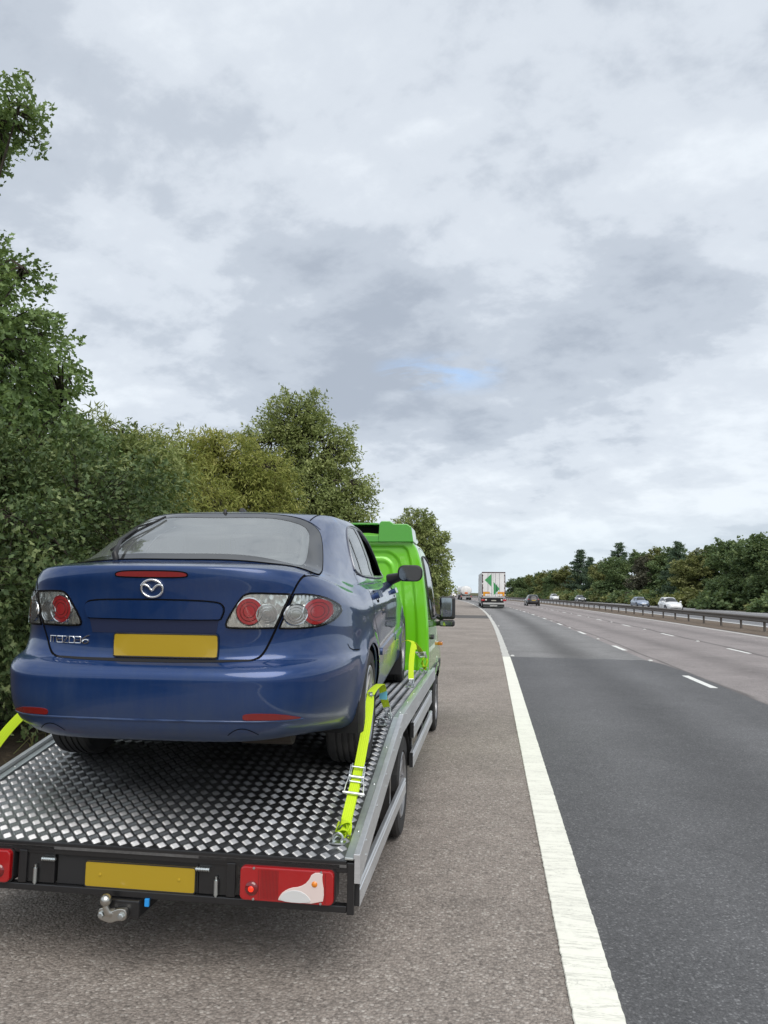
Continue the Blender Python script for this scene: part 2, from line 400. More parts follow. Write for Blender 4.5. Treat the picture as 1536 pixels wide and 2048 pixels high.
def painted(name, lat, w, Y0, Y1, z, h, m, parent, step=None, jag=0.006):
    """a painted bar with thickness and a slightly ragged outline"""
    rng = np.random.default_rng(int(abs(lat) * 1000 + Y0 * 10) % 99991)
    ys = [Y0]
    while ys[-1] < Y1:
        y = ys[-1]; ys.append(min(Y1, y + (step if step else max(0.035, 0.012 * abs(y)))))
    V = []; U = []; F = []
    for y in ys:
        a = lat - w / 2 + rng.normal(0, jag); b = lat + w / 2 + rng.normal(0, jag)
        for l, zz in ((a - 0.004, z), (a, z + h), (b, z + h), (b + 0.004, z)):
            V.append((l + bend(y), y, zz)); U.append((l, y))
    for i in range(len(ys) - 1):
        for k in range(3):
            q = i * 4 + k; F.append((q, q + 1, q + 5, q + 4))
    n = len(V); F += [(0, 3, 2, 1), (n - 4, n - 3, n - 2, n - 1)]
    return mesh_obj(name, V, F, m, parent, uv=U)
painted('edge_line', 0.428, 0.20, -8, 20.3, 0.0065, 0.005, M_line, road, step=0.03, jag=0.0013)
painted('edge_line', 0.420, 0.185, 20.35, 440, 0.0065, 0.004, M_oldline, road, jag=0.008)
painted('edge_line', 11.38, 0.17, 18, 440, 0.001, 0.004, M_oldline, road, jag=0.004)
for lat, first in ((4.08, 5.62), (7.66, 5.62)):
    for i in range(0, 26):
        y0 = first + 9.0 * i
        if lat > 7 and y0 < 12: continue
        painted('lane_dash', lat, 0.11 if lat > 5 else 0.13, y0, y0 + 2.05, 0.0068 if lat < 5 else 0.001, 0.004, M_dash, road, step=0.2, jag=0.003)
for lat in (18.75, 22.4):
    for i in range(0, 16):
        y0 = 41 + 9.0 * i; painted('lane_dash', lat, 0.12, y0, y0 + 2.0, 0.001, 0.004, M_dash, opp, step=0.5, jag=0.003)
painted('edge_line', 15.6, 0.18, 30, 300, 0.001, 0.004, M_dash, opp); painted('edge_line', 27.3, 0.2, 30, 300, 0.001, 0.004, M_dash, opp)
# reflective road studs between the dashes
stud = MB(); stud.box(-0.05, 0.05, -0.08, 0.08, 0, 0.018); stud.box(-0.034, 0.034, -0.05, 0.05, 0.018, 0.03)
stud0 = stud.build('road_stud', mat('stud_white', (0.75, 0.75, 0.72), 0.4), road, bev=0.006)
first = True
for lat in (4.08, 7.66):
    for i in range(1, 14):
        o = stud0 if first else stud0.copy()
        if not first: COL.objects.link(o)
        first = False; y = 11.1 + 9.0 * i; o.location = (lat + bend(y), y, 0.0065 if lat < 5 else 0.001)
for i in range(0, 9):
    o = stud0.copy(); COL.objects.link(o); y = 20.6 + 18 * i; o.location = (0.60 + bend(y), y, 0.0042)

# ------------------------------------------------------------------ central safety barrier
def build_barrier():
    root = empty('safety_barrier', (13.2 + bend(40), 40, 0))
    tag(root, 'long weathered steel crash barrier with corrugated rail along the central reserve', 'crash barrier')
    ox, oy = root.location.x, root.location.y
    # corrugated double-sided beam
    prof = []
    for zz, dx in ((0.44, 0.03), (0.475, 0.085), (0.52, 0.085), (0.56, 0.035), (0.61, 0.035), (0.65, 0.085), (0.695, 0.085), (0.735, 0.03)): prof.append((dx, zz))
    loop = prof + [(-a, b) for a, b in prof[::-1]]
    ys = list(np.arange(2, 120, 3.2)) + list(np.arange(120, 440, 6.4))
    st = [[(13.2 + bend(y) + a - ox, y - oy, b) for a, b in loop] for y in ys]
    b = MB(); b.sweep(None, st); b.build('rail', barrier_steel, root)
    p = MB()
    for s in (-1, 1): p.box(-0.05, 0.05, s * 0.032 - 0.004, s * 0.032 + 0.004, -0.1, 0.5)
    p.box(-0.004, 0.004, -0.032, 0.032, -0.1, 0.5); p.box(-0.028, 0.028, -0.045, 0.045, 0.5, 0.71)
    p0 = p.build('post', barrier_steel, root)
    y = 38.1 - 3.2 * 7; k = 0
    while y < 330:
        o = p0 if k == 0 else p0.copy()
        if k: COL.objects.link(o)
        o.location = (13.2 + bend(y) - ox, y - oy, 0); o.rotation_euler = (random.uniform(-.015, .015), random.uniform(-.015, .015), random.uniform(-.05, .05)); k += 1; y += 3.2
build_barrier()

# ================================================================== VEGETATION
def m_leaf(name, c1, c2, c3, sc=0.9, trans=0.42, rough=0.5):
    m = bpy.data.materials.new(name); m.use_nodes = True; MATS[name] = m; g = NT(m)
    geo = g.node('ShaderNodeNewGeometry'); n = g.noise(g.coord('Object'), sc, 4, 0.6)
    f = g.math('ADD', g.math('MULTIPLY', geo.outputs['Random Per Island'], 0.42), g.math('MULTIPLY', g.math('SUBTRACT', n, 0.5), 1.1))
    f = g.math('ADD', f, 0.28)
    col = g.ramp(f, [(0.22, c1), (0.5, c2), (0.8, c3)])
    g.set('Base Color', col); g.set('Roughness', rough); g.set('Specular IOR Level', 0.3)
    tr = g.node('ShaderNodeBsdfTranslucent'); hs = g.mix(0.5, col, (0.14, 0.17, 0.02)); g.K.new(hs, tr.inputs[0])
    mx = g.node('ShaderNodeMixShader'); mx.inputs[0].default_value = trans
    g.K.new(g.b.outputs[0], mx.inputs[1]); g.K.new(tr.outputs[0], mx.inputs[2])
    g.K.new(mx.outputs[0], g.N['Material Output'].inputs[0]); return m
L_oak = m_leaf('oak_leaves', (0.096, 0.154, 0.054), (0.196, 0.300, 0.106), (0.376, 0.501, 0.200))
L_bush = m_leaf('hedgerow_leaves', (0.038, 0.067, 0.026), (0.102, 0.157, 0.059), (0.283, 0.334, 0.142), 1.6, 0.3)
L_olive = m_leaf('olive_willow_leaves', (0.200, 0.234, 0.056), (0.344, 0.373, 0.092), (0.517, 0.488, 0.162))
L_ash = m_leaf('ash_leaves', (0.170, 0.221, 0.078), (0.322, 0.384, 0.136), (0.504, 0.542, 0.227))
L_far = m_leaf('woodland_leaves', (0.078, 0.127, 0.058), (0.156, 0.229, 0.104), (0.293, 0.360, 0.161), 0.5)
L_farolive = m_leaf('woodland_olive_leaves', (0.144, 0.165, 0.064), (0.250, 0.270, 0.101), (0.390, 0.390, 0.169), 0.5)
L_pine = m_leaf('pine_needles', (0.047, 0.083, 0.051), (0.092, 0.143, 0.088), (0.164, 0.227, 0.129), 0.5, 0.15)
L_dead = m_leaf('dry_twigs', (0.073, 0.076, 0.048), (0.119, 0.115, 0.078), (0.182, 0.171, 0.123), 0.5, 0.1)
def m_bark():
    m = mat('bark', (0.08, 0.065, 0.05), 0.95, spec=0.2); g = NT(m); v = g.coord('Object', (1, 1, 0.25))
    n = g.noise(v, 14, 7, 0.7); g.set('Base Color', g.ramp(n, [(0.35, (0.025, 0.021, 0.017)), (0.65, (0.11, 0.092, 0.072))])); g.set('Normal', g.bump(n, 0.03)); return m
bark = m_bark()
OAK = np.array([(0, 0), (.22, .17), (.36, .10), (.58, .30), (.72, .15), (1.0, 0), (.72, -.15), (.58, -.30), (.36, -.10), (.22, -.17)])
LANCE = np.array([(0, 0), (.35, .13), (1, 0), (.35, -.13)])
OVAL = np.array([(0, 0), (.45, .30), (1, 0), (.45, -.30)])
CLUMP = np.array([(0, .12), (.25, .42), (.62, .36), (1, .05), (.7, -.38), (.3, -.34)])
def nrm(a): return a / np.maximum(np.linalg.norm(a, axis=-1, keepdims=True), 1e-9)
def leaf_cloud(rng, C, sig, per, size, outline, out_from, droop=0.25, up=0.6, flat=0.75, curl=0.10, spray=0.0):
    """per leaves round every cluster centre C (n,3); returns vertices and one n-gon per leaf"""
    n = len(C); k = len(outline)
    per = np.broadcast_to(per, (n,)); idx = np.repeat(np.arange(n), per); m = len(idx)
    P = C[idx] + rng.normal(size=(m, 3)) * np.asarray(sig)[idx][:, None] * np.array([1, 1, flat])
    if spray:
        # leaves set along a short twig that grows outwards and sags
        ax = nrm(nrm(C - out_from) * 0.9 + rng.normal(size=(n, 3)) * 0.55 + np.array([0, 0, 0.25 - droop * 0.8])); t = rng.random(m) ** 0.8 * 2.0 - 0.7
        sg_ = np.asarray(sig)[idx][:, None]
        P = C[idx] + ax[idx] * (t[:, None] * sg_ * spray) + rng.normal(size=(m, 3)) * sg_ * (0.42 - 0.14 * t[:, None]) + np.array([0, 0, -1.0]) * (np.maximum(t, 0)[:, None] ** 2 * sg_ * droop * 0.5)
    o = nrm(P - out_from); a = nrm(o * 0.7 + rng.normal(size=(m, 3)) * 0.75 + np.array([0, 0, -droop]))
    nn = rng.normal(size=(m, 3)) * 0.75 + o * 0.35 + np.array([0, 0, up]); nn = nrm(nn - a * (nn * a).sum(1, keepdims=True)); b = np.cross(nn, a)
    s = size * rng.uniform(0.65, 1.3, (m, 1, 1))
    u = outline[:, 0][None, :, None]; v = outline[:, 1][None, :, None]
    V = P[:, None, :] + s * (a[:, None, :] * u + b[:, None, :] * v + nn[:, None, :] * (curl * (np.abs(v) * 1.6 - u * u)))
    return V.reshape(-1, 3), np.arange(m * k).reshape(m, k)
def lobes_points(rng, lobes, n, lo=0.45, hi=1.0):
    L = np.array(lobes, float); w = (L[:, 3] * L[:, 4] * L[:, 5]) ** (2 / 3); i = rng.choice(len(L), n, p=w / w.sum())
    d = nrm(rng.normal(size=(n, 3))); r = (lo ** 2 + (hi ** 2 - lo ** 2) * rng.random(n)) ** 0.5
    return L[i, :3] + d * L[i, 3:] * r[:, None], i
def build_tree(name, seed, lobes, n_clu, per, sig, size, outline, leafm, trunk_r=0.16, base=(0, 0, 0), loc=(0, 0, 0), lo=0.4, droop=0.25, up=0.6,
               twigs=True, limb_n=7, zmin=0.15, ntr=1, sideless=None, spray=1.5):
    """tapered trunk, limbs to each lobe, twigs to the leaf clusters and a crown of separate leaves"""
    rng = np.random.default_rng(seed); root = empty(name, loc)
    C, li = lobes_points(rng, lobes, n_clu, lo); keep = C[:, 2] > zmin; C = C[keep]; li = li[keep]
    if sideless is not None:
        k2 = sideless(C); C = C[k2]; li = li[k2]
    top = max(l[2] + l[5] * 0.6 for l in lobes); cen = np.array(lobes)[:, :3].mean(0)
    t = MB(); nodes = []
    for q in range(ntr):
        bx, by = base[0] + rng.normal(0, 0.25) * (ntr > 1), base[1] + rng.normal(0, 0.25) * (ntr > 1)
        pts = []; m = 7
        for i in range(m):
            f = i / (m - 1)
            pts.append((bx + (cen[0] - bx) * f ** 1.5 + rng.normal(0, .06) * i ** .5, by + (cen[1] - by) * f ** 1.5 + rng.normal(0, .06) * i ** .5, -0.3 + (top + 0.3) * f * (0.85 if q == 0 else 0.7)))
        t.tube(pts, [trunk_r * (1.25 - 1.1 * (i / (m - 1)) ** 0.8) * (1.25 if i == 0 else 1) for i in range(m)], limb_n)
        nodes += [np.array(p) for p in pts[1:]]
    limb_pts = [nodes[:] for _ in lobes]
    for k, l in enumerate(lobes):
        for q in range(2):
            s = nodes[rng.integers(1, len(nodes))]; e = np.array(l[:3]) + rng.normal(size=3) * np.array(l[3:]) * 0.35
            if e[2] < s[2] - 0.5: s = nodes[0]
            mid = (s + e) / 2 + np.array([0, 0, -0.12]) * np.linalg.norm(e - s) + rng.normal(size=3) * 0.08
            P = [s, s * .5 + mid * .5 + rng.normal(size=3) * .03, mid, mid * .45 + e * .55, e]
            r0 = trunk_r * 0.27; t.tube([tuple(p) for p in P], [r0, r0 * .8, r0 * .6, r0 * .42, r0 * .2], 5); limb_pts[k] = limb_pts[k] + P[1:]
    if twigs:
        for c, k in zip(C, li):
            A = np.array(limb_pts[k]); d = ((A - c) ** 2).sum(1); s = A[d.argmin()]
            mid = (s + c) / 2 + rng.normal(size=3) * 0.07; r0 = min(0.03, trunk_r * 0.16)
            t.tube([tuple(s), tuple(mid), tuple(c)], [r0, r0 * .7, r0 * .3], 3, cap=False)
    t.build('trunk', bark, root, smooth=60)
    V, F = leaf_cloud(rng, C, np.full(len(C), sig) * rng.uniform(.7, 1.3, len(C)), per, size, outline, cen, droop, up, spray=spray)
    mesh_obj('crown', V, F, leafm, root)
    return root
def build_conifer(name, seed, H, r, n_lay, leafm, loc=(0, 0, 0), size=0.34, start=0.12):
    rng = np.random.default_rng(seed); root = empty(name, loc); t = MB()
    t.tube([(0, 0, -.3), (rng.normal(0, .05), 0, H * .5), (rng.normal(0, .1), 0, H)], [0.2, 0.12, 0.02], 7); C = []
    for i in range(n_lay):
        f = start + (1 - start) * i / n_lay; z = H * f; rr = r * (1 - f) ** 0.55 * (.55 + .45 * min(1, (1 - f) * 3)) * rng.uniform(.75, 1.15) + 0.18
        for k in range(rng.integers(5, 8)):
            a = rng.uniform(0, 6.283); l = rr * rng.uniform(.6, 1.1); e = np.array([l * math.cos(a), l * math.sin(a), z + rng.uniform(-.05, .3) + 0.10 * l])
            t.tube([(0, 0, z), (e[0] * .5, e[1] * .5, z + .02), tuple(e)], [.045 * (1 - f) + .012, .025, .008], 4, cap=False)
            for q in range(int(3 + l * 4)):
                g = rng.uniform(.25, 1.02); C.append(np.array([0, 0, z]) * (1 - g) + e * g + rng.normal(0, .05, 3))
    t.build('trunk', bark, root, smooth=60); C = np.array(C)
    V, F = leaf_cloud(rng, C, np.full(len(C), .22), 15, size, LANCE * np.array([1, 1.5]), np.array([0, 0, H * .4]), 0.05, 0.5, 0.5, 0.05)
    mesh_obj('crown', V, F, leafm, root); return root

def plant_left():
    # the tall oak that leans in over the left edge
    o = build_tree('oak_tree', 11, [(.32, 0, 9.05, .66, .7, .36), (-.9, .1, 9.1, 1.0, 1.2, .7), (-1.7, .2, 7.4, 1.1, 1.4, .9), (-.35, 0, 6.5, 1.1, 1.4, .5), (-1.2, 0, 6.1, 1.2, 1.6, .9), (-.2, .1, 5.6, 1.3, 1.6, .6), (.15, -.1, 4.8, 1.5, 1.7, .75), (.2, .2, 3.7, 1.8, 1.8, 1.0), (0, 0, 2.3, 2.1, 1.9, 1.2)],
                   1500, 42, .20, .115, OAK, L_oak, .17, (-1.2, 0, 0), (-8.05, 10.2, 0.2), lo=.45, droop=.15)
    tag(o, 'tall dark green oak at the left edge of the picture, reaching highest above the car', 'tree')
    o = build_tree('hedgerow_bush', 12, [(0, 0, 1.1, 1.5, 1.3, 1.1), (.2, -.8, 2.0, 1.4, 1.2, 1.0), (.3, .9, 2.6, 1.5, 1.4, 1.1), (-.7, 0, 3.1, 1.1, 1.3, .8)],
                   850, 56, .20, .078, OAK, L_bush, .06, (0, 0, 0), (-5.9, 8.0, 0.0), ntr=3)
    tag(o, 'dense dark hedgerow bush beside the left rear corner of the blue car', 'bush')
    o = build_tree('hedgerow_bush', 13, [(0, 0, 1.3, 1.4, 1.6, 1.2), (.3, .5, 2.6, 1.3, 1.4, 1.0), (-.4, -.3, 3.6, 1.1, 1.3, .8), (.5, 1.2, 1.9, 1.3, 1.3, 1.0)],
                   800, 56, .21, .080, OVAL, L_bush, .07, (0, 0, 0), (-7.25, 11.4, 0.0), ntr=3)
    tag(o, 'dark bush behind the rear window wiper, between the oak and the olive willow', 'bush')
    o = build_tree('willow_tree', 14, [(0, 0, 1.6, 1.4, 1.4, 1.4), (.2, .3, 3.2, 1.3, 1.3, 1.2), (-.3, 0, 4.3, .95, 1.0, .75), (.75, .3, 4.0, .7, .8, .7)],
                   800, 44, .21, .13, LANCE, L_ash, .08, (0, 0, 0), (-7.65, 13.6, 0.1), droop=.7, ntr=2)
    tag(o, 'light green willow sprouting just beyond the oak at the left', 'tree')
    o = build_tree('willow_tree', 15, [(0, 0, 2.0, 1.6, 1.6, 1.8), (-.4, .2, 3.9, 1.3, 1.4, 1.2), (.7, .1, 3.6, 1.2, 1.3, 1.1), (.1, 0, 4.9, .9, .9, .65), (-1.1, .2, 4.5, .8, .8, .6)],
                   950, 44, .22, .135, LANCE, L_olive, .09, (0, 0, 0), (-8.3, 17.4, 0.1), droop=.7, ntr=2)
    tag(o, 'yellowish olive willow left of the tall ash, above the car roof', 'tree')
    o = build_tree('willow_tree', 16, [(0, 0, 2.2, 1.8, 1.6, 1.9), (-.5, .2, 4.2, 1.3, 1.4, 1.2), (.8, .1, 4.0, 1.3, 1.3, 1.1), (-.2, 0, 5.5, 1.0, .9, .7), (-1.0, .2, 5.2, .8, .8, .6), (1.1, 0, 5.0, .9, .8, .6)],
                   1100, 44, .23, .14, LANCE, L_olive, .10, (0, 0, 0), (-7.6, 20.5, 0.1), droop=.7, ntr=3)
    tag(o, 'olive green willow directly in front of the tall ash trunk', 'tree')
    o = build_tree('ash_tree', 17, [(-.2, 0, 7.9, 1.25, 1.2, 1.0), (-1.05, .2, 6.9, 1.4, 1.3, 1.0), (.65, .1, 6.8, 1.3, 1.3, 1.1), (-1.5, 0, 5.6, 1.4, 1.3, 1.1), (1.1, .2, 5.2, 1.4, 1.4, 1.1), (.1, -.4, 5.0, 1.7, 1.5, 1.3), (1.6, 0, 4.0, 1.15, 1.3, .9), (0, 0, 3.4, 2.1, 1.8, 1.2), (1.3, .1, 2.7, 1.4, 1.3, .9), (-1.5, 0, 3.8, 1.2, 1.2, 1.0)],
                   1700, 38, .25, .14, LANCE * np.array([1, 1.6]), L_ash, .2, (0.2, 0, 0), (-6.95, 26.5, 0.1), droop=.4, lo=.55)
    tag(o, 'tall rounded ash tree rising behind the roof of the blue car', 'tree')
    o = build_tree('roadside_tree', 18, [(0, 0, 7.0, 1.5, 1.5, 1.2), (.9, .2, 5.6, 1.7, 1.7, 1.3), (-1.2, 0, 5.9, 1.7, 1.7, 1.2), (.3, 0, 4.0, 2.6, 2.2, 1.4), (.9, 0, 2.4, 2.0, 2.2, 1.4), (-.8, 0, 2.0, 2.2, 2.0, 1.6)],
                   900, 44, .28, .19, OVAL, L_ash, .2, (0, 0, 0), (-6.0, 60, 0.1), droop=.3, lo=.55)
    tag(o, 'roadside tree behind the green cab, right of the blue car', 'tree')
    for i, (x, y, h, lab, lm) in enumerate(((-9.2, 98, 5.5, 'low hazy tree beside the far hard shoulder, behind the green cab mirror', L_far),
                                     (-14.5, 150, 5.0, 'small olive tree left of the white tanker', L_farolive), (-21, 210, 6.0, 'distant dark tree at the end of the hard shoulder', L_far),
                                     (-36, 300, 10, 'distant grey green tree behind the white tanker', L_far), (-22, 320, 9, 'distant tree seen between the tanker and the lorry', L_farolive))):
        o = build_tree('roadside_tree', 30 + i, [(0, 0, h * .3, 2.2, 2, h * .3), (.8, 0, h * .6, 1.7, 1.6, h * .28), (-.8, 0, h * .65, 1.7, 1.6, h * .3)], 130, 16, .45, .5, CLUMP, lm, .15, (0, 0, 0), (x, y, 0), twigs=False)
        tag(o, lab, 'tree')
plant_left()
def plant_right():
    def dec(name, seed, lm, H=9.0):
        rng = np.random.default_rng(seed); lob = [(0, 0, H * .86, 1.5, 1.5, H * .14)]
        for i in range(9):
            a = rng.uniform(0, 6.28); f = rng.uniform(.12, .78); r = 2.1 * (1 - abs(f - .4) * .7)
            lob.append((r * .75 * math.cos(a), r * .75 * math.sin(a), H * f, rng.uniform(1.3, 1.9), rng.uniform(1.3, 1.9), rng.uniform(.9, 1.4)))
        return build_tree(name, seed, lob, 520, 44, .36, .21, CLUMP, lm, .17, twigs=False, lo=.5, zmin=.1)
    proto = {'d0': dec('woodland_tree', 41, L_far), 'd1': dec('woodland_tree', 42, L_far), 'd2': dec('woodland_tree', 43, L_far),
             'o0': dec('woodland_tree', 44, L_farolive), 'o1': dec('woodland_tree', 45, L_farolive), 'b0': dec('woodland_tree', 46, L_dead),
             'P0': build_conifer('pine_tree', 47, 12, 4.3, 19, L_pine), 'P1': build_conifer('pine_tree', 48, 12, 3.6, 18, L_pine)}
    spots = [  # kind, x, y, height, label
        ('d0', 8.5, 291, 7.5, 'farthest tree of the wood, at the right side of the lorry'), ('d1', 11.2, 277, 7.8, 'second farthest tree of the wood, just right of the lorry'),
        ('o0', 13.7, 262, 8.0, 'olive tree above the dark car in the middle lane'), ('d2', 15.9, 248, 8.7, 'dark tree of the wood above and right of the dark car'),
        ('o1', 17.5, 238, 9.2, 'olive tree left of the farthest white oncoming car'), ('d0', 19.4, 225, 9.0, 'dark tree above the farthest white oncoming car'),
        ('o0', 21.5, 217, 9.6, 'olive tree left of the first tall pine'), ('P0', 24.1, 205, 13.9, 'tall dark pine above the grey oncoming car'),
        ('P1', 25.6, 196, 11.5, 'lower dark pine right of the first tall pine'), ('o1', 24.9, 172, 9.4, 'olive tree between the two tallest pines'),
        ('P1', 28.3, 170, 13.5, 'tall open pine standing clear above the wood, left of the silver blue oncoming car'), ('d1', 25.9, 160, 9.6, 'dark tree in front of the tall open pine'),
        ('d2', 31.2, 163, 11.0, 'round topped tree just right of the tall open pine'), ('b0', 28.2, 141, 9.0, 'brownish bare twigged tree behind the silver blue oncoming car'),
        ('o0', 30.3, 141, 10.2, 'olive tree right of the brownish bare tree'), ('d0', 32.4, 139, 10.6, 'dark tree above the gap between the two nearest oncoming cars'),
        ('P0', 30.2, 125, 10.6, 'dark spreading pine above the white oncoming hatchback'), ('o1', 30.9, 116, 8.9, 'olive tree right of the spreading pine'),
        ('d1', 32.9, 116, 9.4, 'dark tree right of the white oncoming hatchback'), ('d2', 30.9, 103, 9.2, 'third dark tree from the right edge of the wood'),
        ('d0', 32.2, 99, 9.2, 'second dark tree from the right edge of the wood'), ('d1', 31.6, 92, 9.2, 'dark tree at the right edge of the picture, by the barrier'),
        ('d2', 33.5, 88, 9.5, 'tree half cut by the right edge of the picture')]
    used = set(); rng = random.Random(5)
    def put(k, x, y, h, lab, grp):
        o = proto[k] if k not in used else copy_tree(proto[k]); used.add(k)
        o.location = (x, y, -0.1); s = h / (12.2 if k[0] == 'P' else 9.25); w = s if k[0] == 'P' else s * rng.uniform(1.1, 1.3)
        o.scale = (w, w, s); o.rotation_euler = (0, 0, rng.uniform(0, 6.28)); tag(o, lab, 'tree', grp)
    for s in spots: put(*s, 'trees of the wood beyond the far carriageway')
    # second row that closes the wood behind; each mostly hidden
    ks = ['d1', 'd0', 'P1', 'd2', 'o0', 'd1', 'P0', 'd0', 'd2', 'o1', 'd1', 'd0', 'd2', 'd1', 'd0', 'd2']
    for i, k in enumerate(ks):
        y = 96 + i * 13.5; put(k, 38.5 + bend(y) + rng.uniform(-1.5, 1.5), y, rng.uniform(7.4, 8.8), 'tree mostly hidden in the second row of the wood beyond the far carriageway', 'second row of the wood')
    # scrub along the foot of the wood
    sh = build_tree('scrub_bush', 60, [(0, 0, .8, 1.5, 1.3, .9), (.9, .2, .6, 1.2, 1.2, .7), (-.9, 0, .7, 1.2, 1.1, .8)], 150, 18, .28, .26, CLUMP, L_far, .05, twigs=False, ntr=2)
    sh2 = build_tree('scrub_bush', 61, [(0, 0, .7, 1.5, 1.3, .8), (.9, .2, .5, 1.2, 1.2, .6)], 150, 18, .28, .26, CLUMP, L_farolive, .05, twigs=False, ntr=2)
    for i in range(34):
        src = (sh, sh2)[i % 2]; o = src if i < 2 else copy_tree(src)
        y = 82 + i * 5.6 + rng.uniform(-1.5, 1.5); o.location = (31.0 + bend(y) + rng.uniform(-.6, .8), y, -.05); z = rng.uniform(.8, 1.5)
        o.scale = (z * 1.3, z * 1.3, z); o.rotation_euler = (0, 0, rng.uniform(0, 6.28)); tag(o, 'low scrub bush at the foot of the wood beyond the far carriageway', 'bush', 'scrub at the foot of the wood')
plant_right()

def verge_grass():
    """rough grass and weeds along the edge of the hard shoulder"""
    rng = np.random.default_rng(77); n = 16000; y = 2 + 78 * rng.random(n) ** 1.6; lat = -3.25 - np.abs(rng.normal(0, .55, n)) ; dx = np.array([bend(v) for v in y])
    h = rng.uniform(.08, .34, n) * (1 + .5 * np.sin(y * 1.7)); a = rng.uniform(0, 6.283, n); ln = rng.normal(0, .10, (n, 2)); w = .006 + .006 * rng.random(n)
    z0 = -.03 + 1.63 * (-3.35 - lat).clip(0) / 56.65
    B = np.stack([lat + dx, y, z0], 1); s = np.stack([np.cos(a) * w, np.sin(a) * w, 0 * w], 1); m = B + np.stack([ln[:, 0] * .4, ln[:, 1] * .4, h * .6], 1); t = B + np.stack([ln[:, 0] * 1.2, ln[:, 1] * 1.2, h], 1)
    V = np.stack([B - s, B + s, m + s * .7, t, m - s * .7], 1).reshape(-1, 3)
    o = mesh_obj('grass', V, np.arange(n * 5).reshape(n, 5), m_leaf('verge_grass', (0.075, 0.085, 0.030), (0.150, 0.150, 0.060), (0.270, 0.240, 0.120)))
    tag(o, 'rough dry grass along the left edge of the hard shoulder', 'grass', kind='stuff')
verge_grass()

# ================================================================== CAR BODY GENERATOR
def knots(y, ks):
    ys = [k[0] for k in ks]; zs = [k[1] for k in ks]
    y = np.asarray(y, float); i = np.clip(np.searchsorted(ys, y) - 1, 0, len(ys) - 2)
    y0 = np.take(ys, i); y1 = np.take(ys, i + 1); f = np.clip((y - y0) / (y1 - y0), 0, 1); f = f * f * (3 - 2 * f)
    return np.take(zs, i) * (1 - f) + np.take(zs, i + 1) * f
def ring_surface(rings, J, step):
    """stack of plan outlines (rear centre -> side -> front centre), splined upwards: returns a (K, J, 3) grid of the right half"""
    rows = []
    for r in rings:
        yc = (r['yr'] + r['yf']) / 2; a = yc - r['yr']; b = r['yf'] - yc
        th = np.linspace(0, math.pi / 2, 500)
        x1 = r['w'] * np.sin(th) ** (2 / r['nr']); y1 = yc - a * np.cos(th) ** (2 / r['nr'])
        x2 = r['w'] * np.cos(th) ** (2 / r['nf']); y2 = yc + b * np.sin(th) ** (2 / r['nf'])
        x = np.concatenate([x1, x2[1:]]); y = np.concatenate([y1, y2[1:]])
        s = np.concatenate([[0], np.cumsum(np.hypot(np.diff(x), np.diff(y)))]); t = np.linspace(0, s[-1], J)
        x = np.interp(t, s, x); y = np.interp(t, s, y)
        z = knots(y, r['z'])
        if r.get('crown'): z = z - r['crown'] * np.clip(np.abs(x) / .72, 0, 1.15) ** 3 * np.clip((1.3 - y) / .9, 0, 1)
        rows.append(np.stack([x, y, z], -1))
    G = np.array(rows); out = [G[0]]
    D = np.linalg.norm(np.diff(G, axis=0), axis=2) + 1e-4                       # (K-1, J)
    T = np.zeros_like(G)
    for k in range(len(G)):
        if k == 0: T[k] = (G[1] - G[0]) / D[0][:, None]
        elif k == len(G) - 1: T[k] = (G[k] - G[k - 1]) / D[k - 1][:, None]
        else:
            d0 = D[k - 1][:, None]; d1 = D[k][:, None]
            T[k] = ((G[k] - G[k - 1]) / d0 * d1 + (G[k + 1] - G[k]) / d1 * d0) / (d0 + d1)
    for k in range(len(G) - 1):
        n = max(1, int(math.ceil(D[k].max() / step))); n = min(n, 40)
        for i in range(1, n + 1):
            f = i / n; d = D[k][:, None]
            out.append((2 * f ** 3 - 3 * f ** 2 + 1) * G[k] + (f ** 3 - 2 * f ** 2 + f) * d * T[k] + (-2 * f ** 3 + 3 * f ** 2) * G[k + 1] + (f ** 3 - f ** 2) * d * T[k + 1])
    return np.array(out)
def grid_mesh(S):
    """full closed skin from the right-half grid: mirrored, welded on the centre line; returns V, F (quads)"""
    K, J = S.shape[:2]; Lf = S[:, 1:-1][:, ::-1].copy(); Lf[..., 0] *= -1
    A = np.concatenate([S, Lf], axis=1); n = A.shape[1]
    A[:, 0, 0] = 0; A[:, J - 1, 0] = 0
    k, j = np.meshgrid(np.arange(K - 1), np.arange(n), indexing='ij'); j2 = (j + 1) % n
    F = np.stack([k * n + j, k * n + j2, (k + 1) * n + j2, (k + 1) * n + j], -1).reshape(-1, 4)
    return A.reshape(-1, 3), F
class Skin:
    """the body skin as a surface that other parts can be laid on"""
    def __init__(s, V, F):
        s.V = V; s.F = F; s.bvh = BVHTree.FromPolygons([tuple(v) for v in V.tolist()], F.tolist())
    def hit(s, view, u, v):
        if view == 'rear': o, d = Vector((u, -3, v)), Vector((0, 1, 0))
        elif view == 'front': o, d = Vector((u, 9, v)), Vector((0, -1, 0))
        elif view == 'right': o, d = Vector((3, u, v)), Vector((-1, 0, 0))
        elif view == 'left': o, d = Vector((-3, u, v)), Vector((1, 0, 0))
        elif view == 'top': o, d = Vector((u, v, 4)), Vector((0, 0, -1))
        elif view == 'rq': o, d = Vector((u * .7071, -u * .7071 * -1, v)) - Vector((-.7071, .7071, 0)) * 4, Vector((-.7071, .7071, 0))
        elif view == 'lq': o, d = Vector((-u * .7071, u * .7071, v)) - Vector((.7071, .7071, 0)) * 4, Vector((.7071, .7071, 0))
        loc, nor, i, dist = s.bvh.ray_cast(o, d)
        if loc is None: return None
        if nor.dot(d) > 0: nor = -nor
        return loc, nor
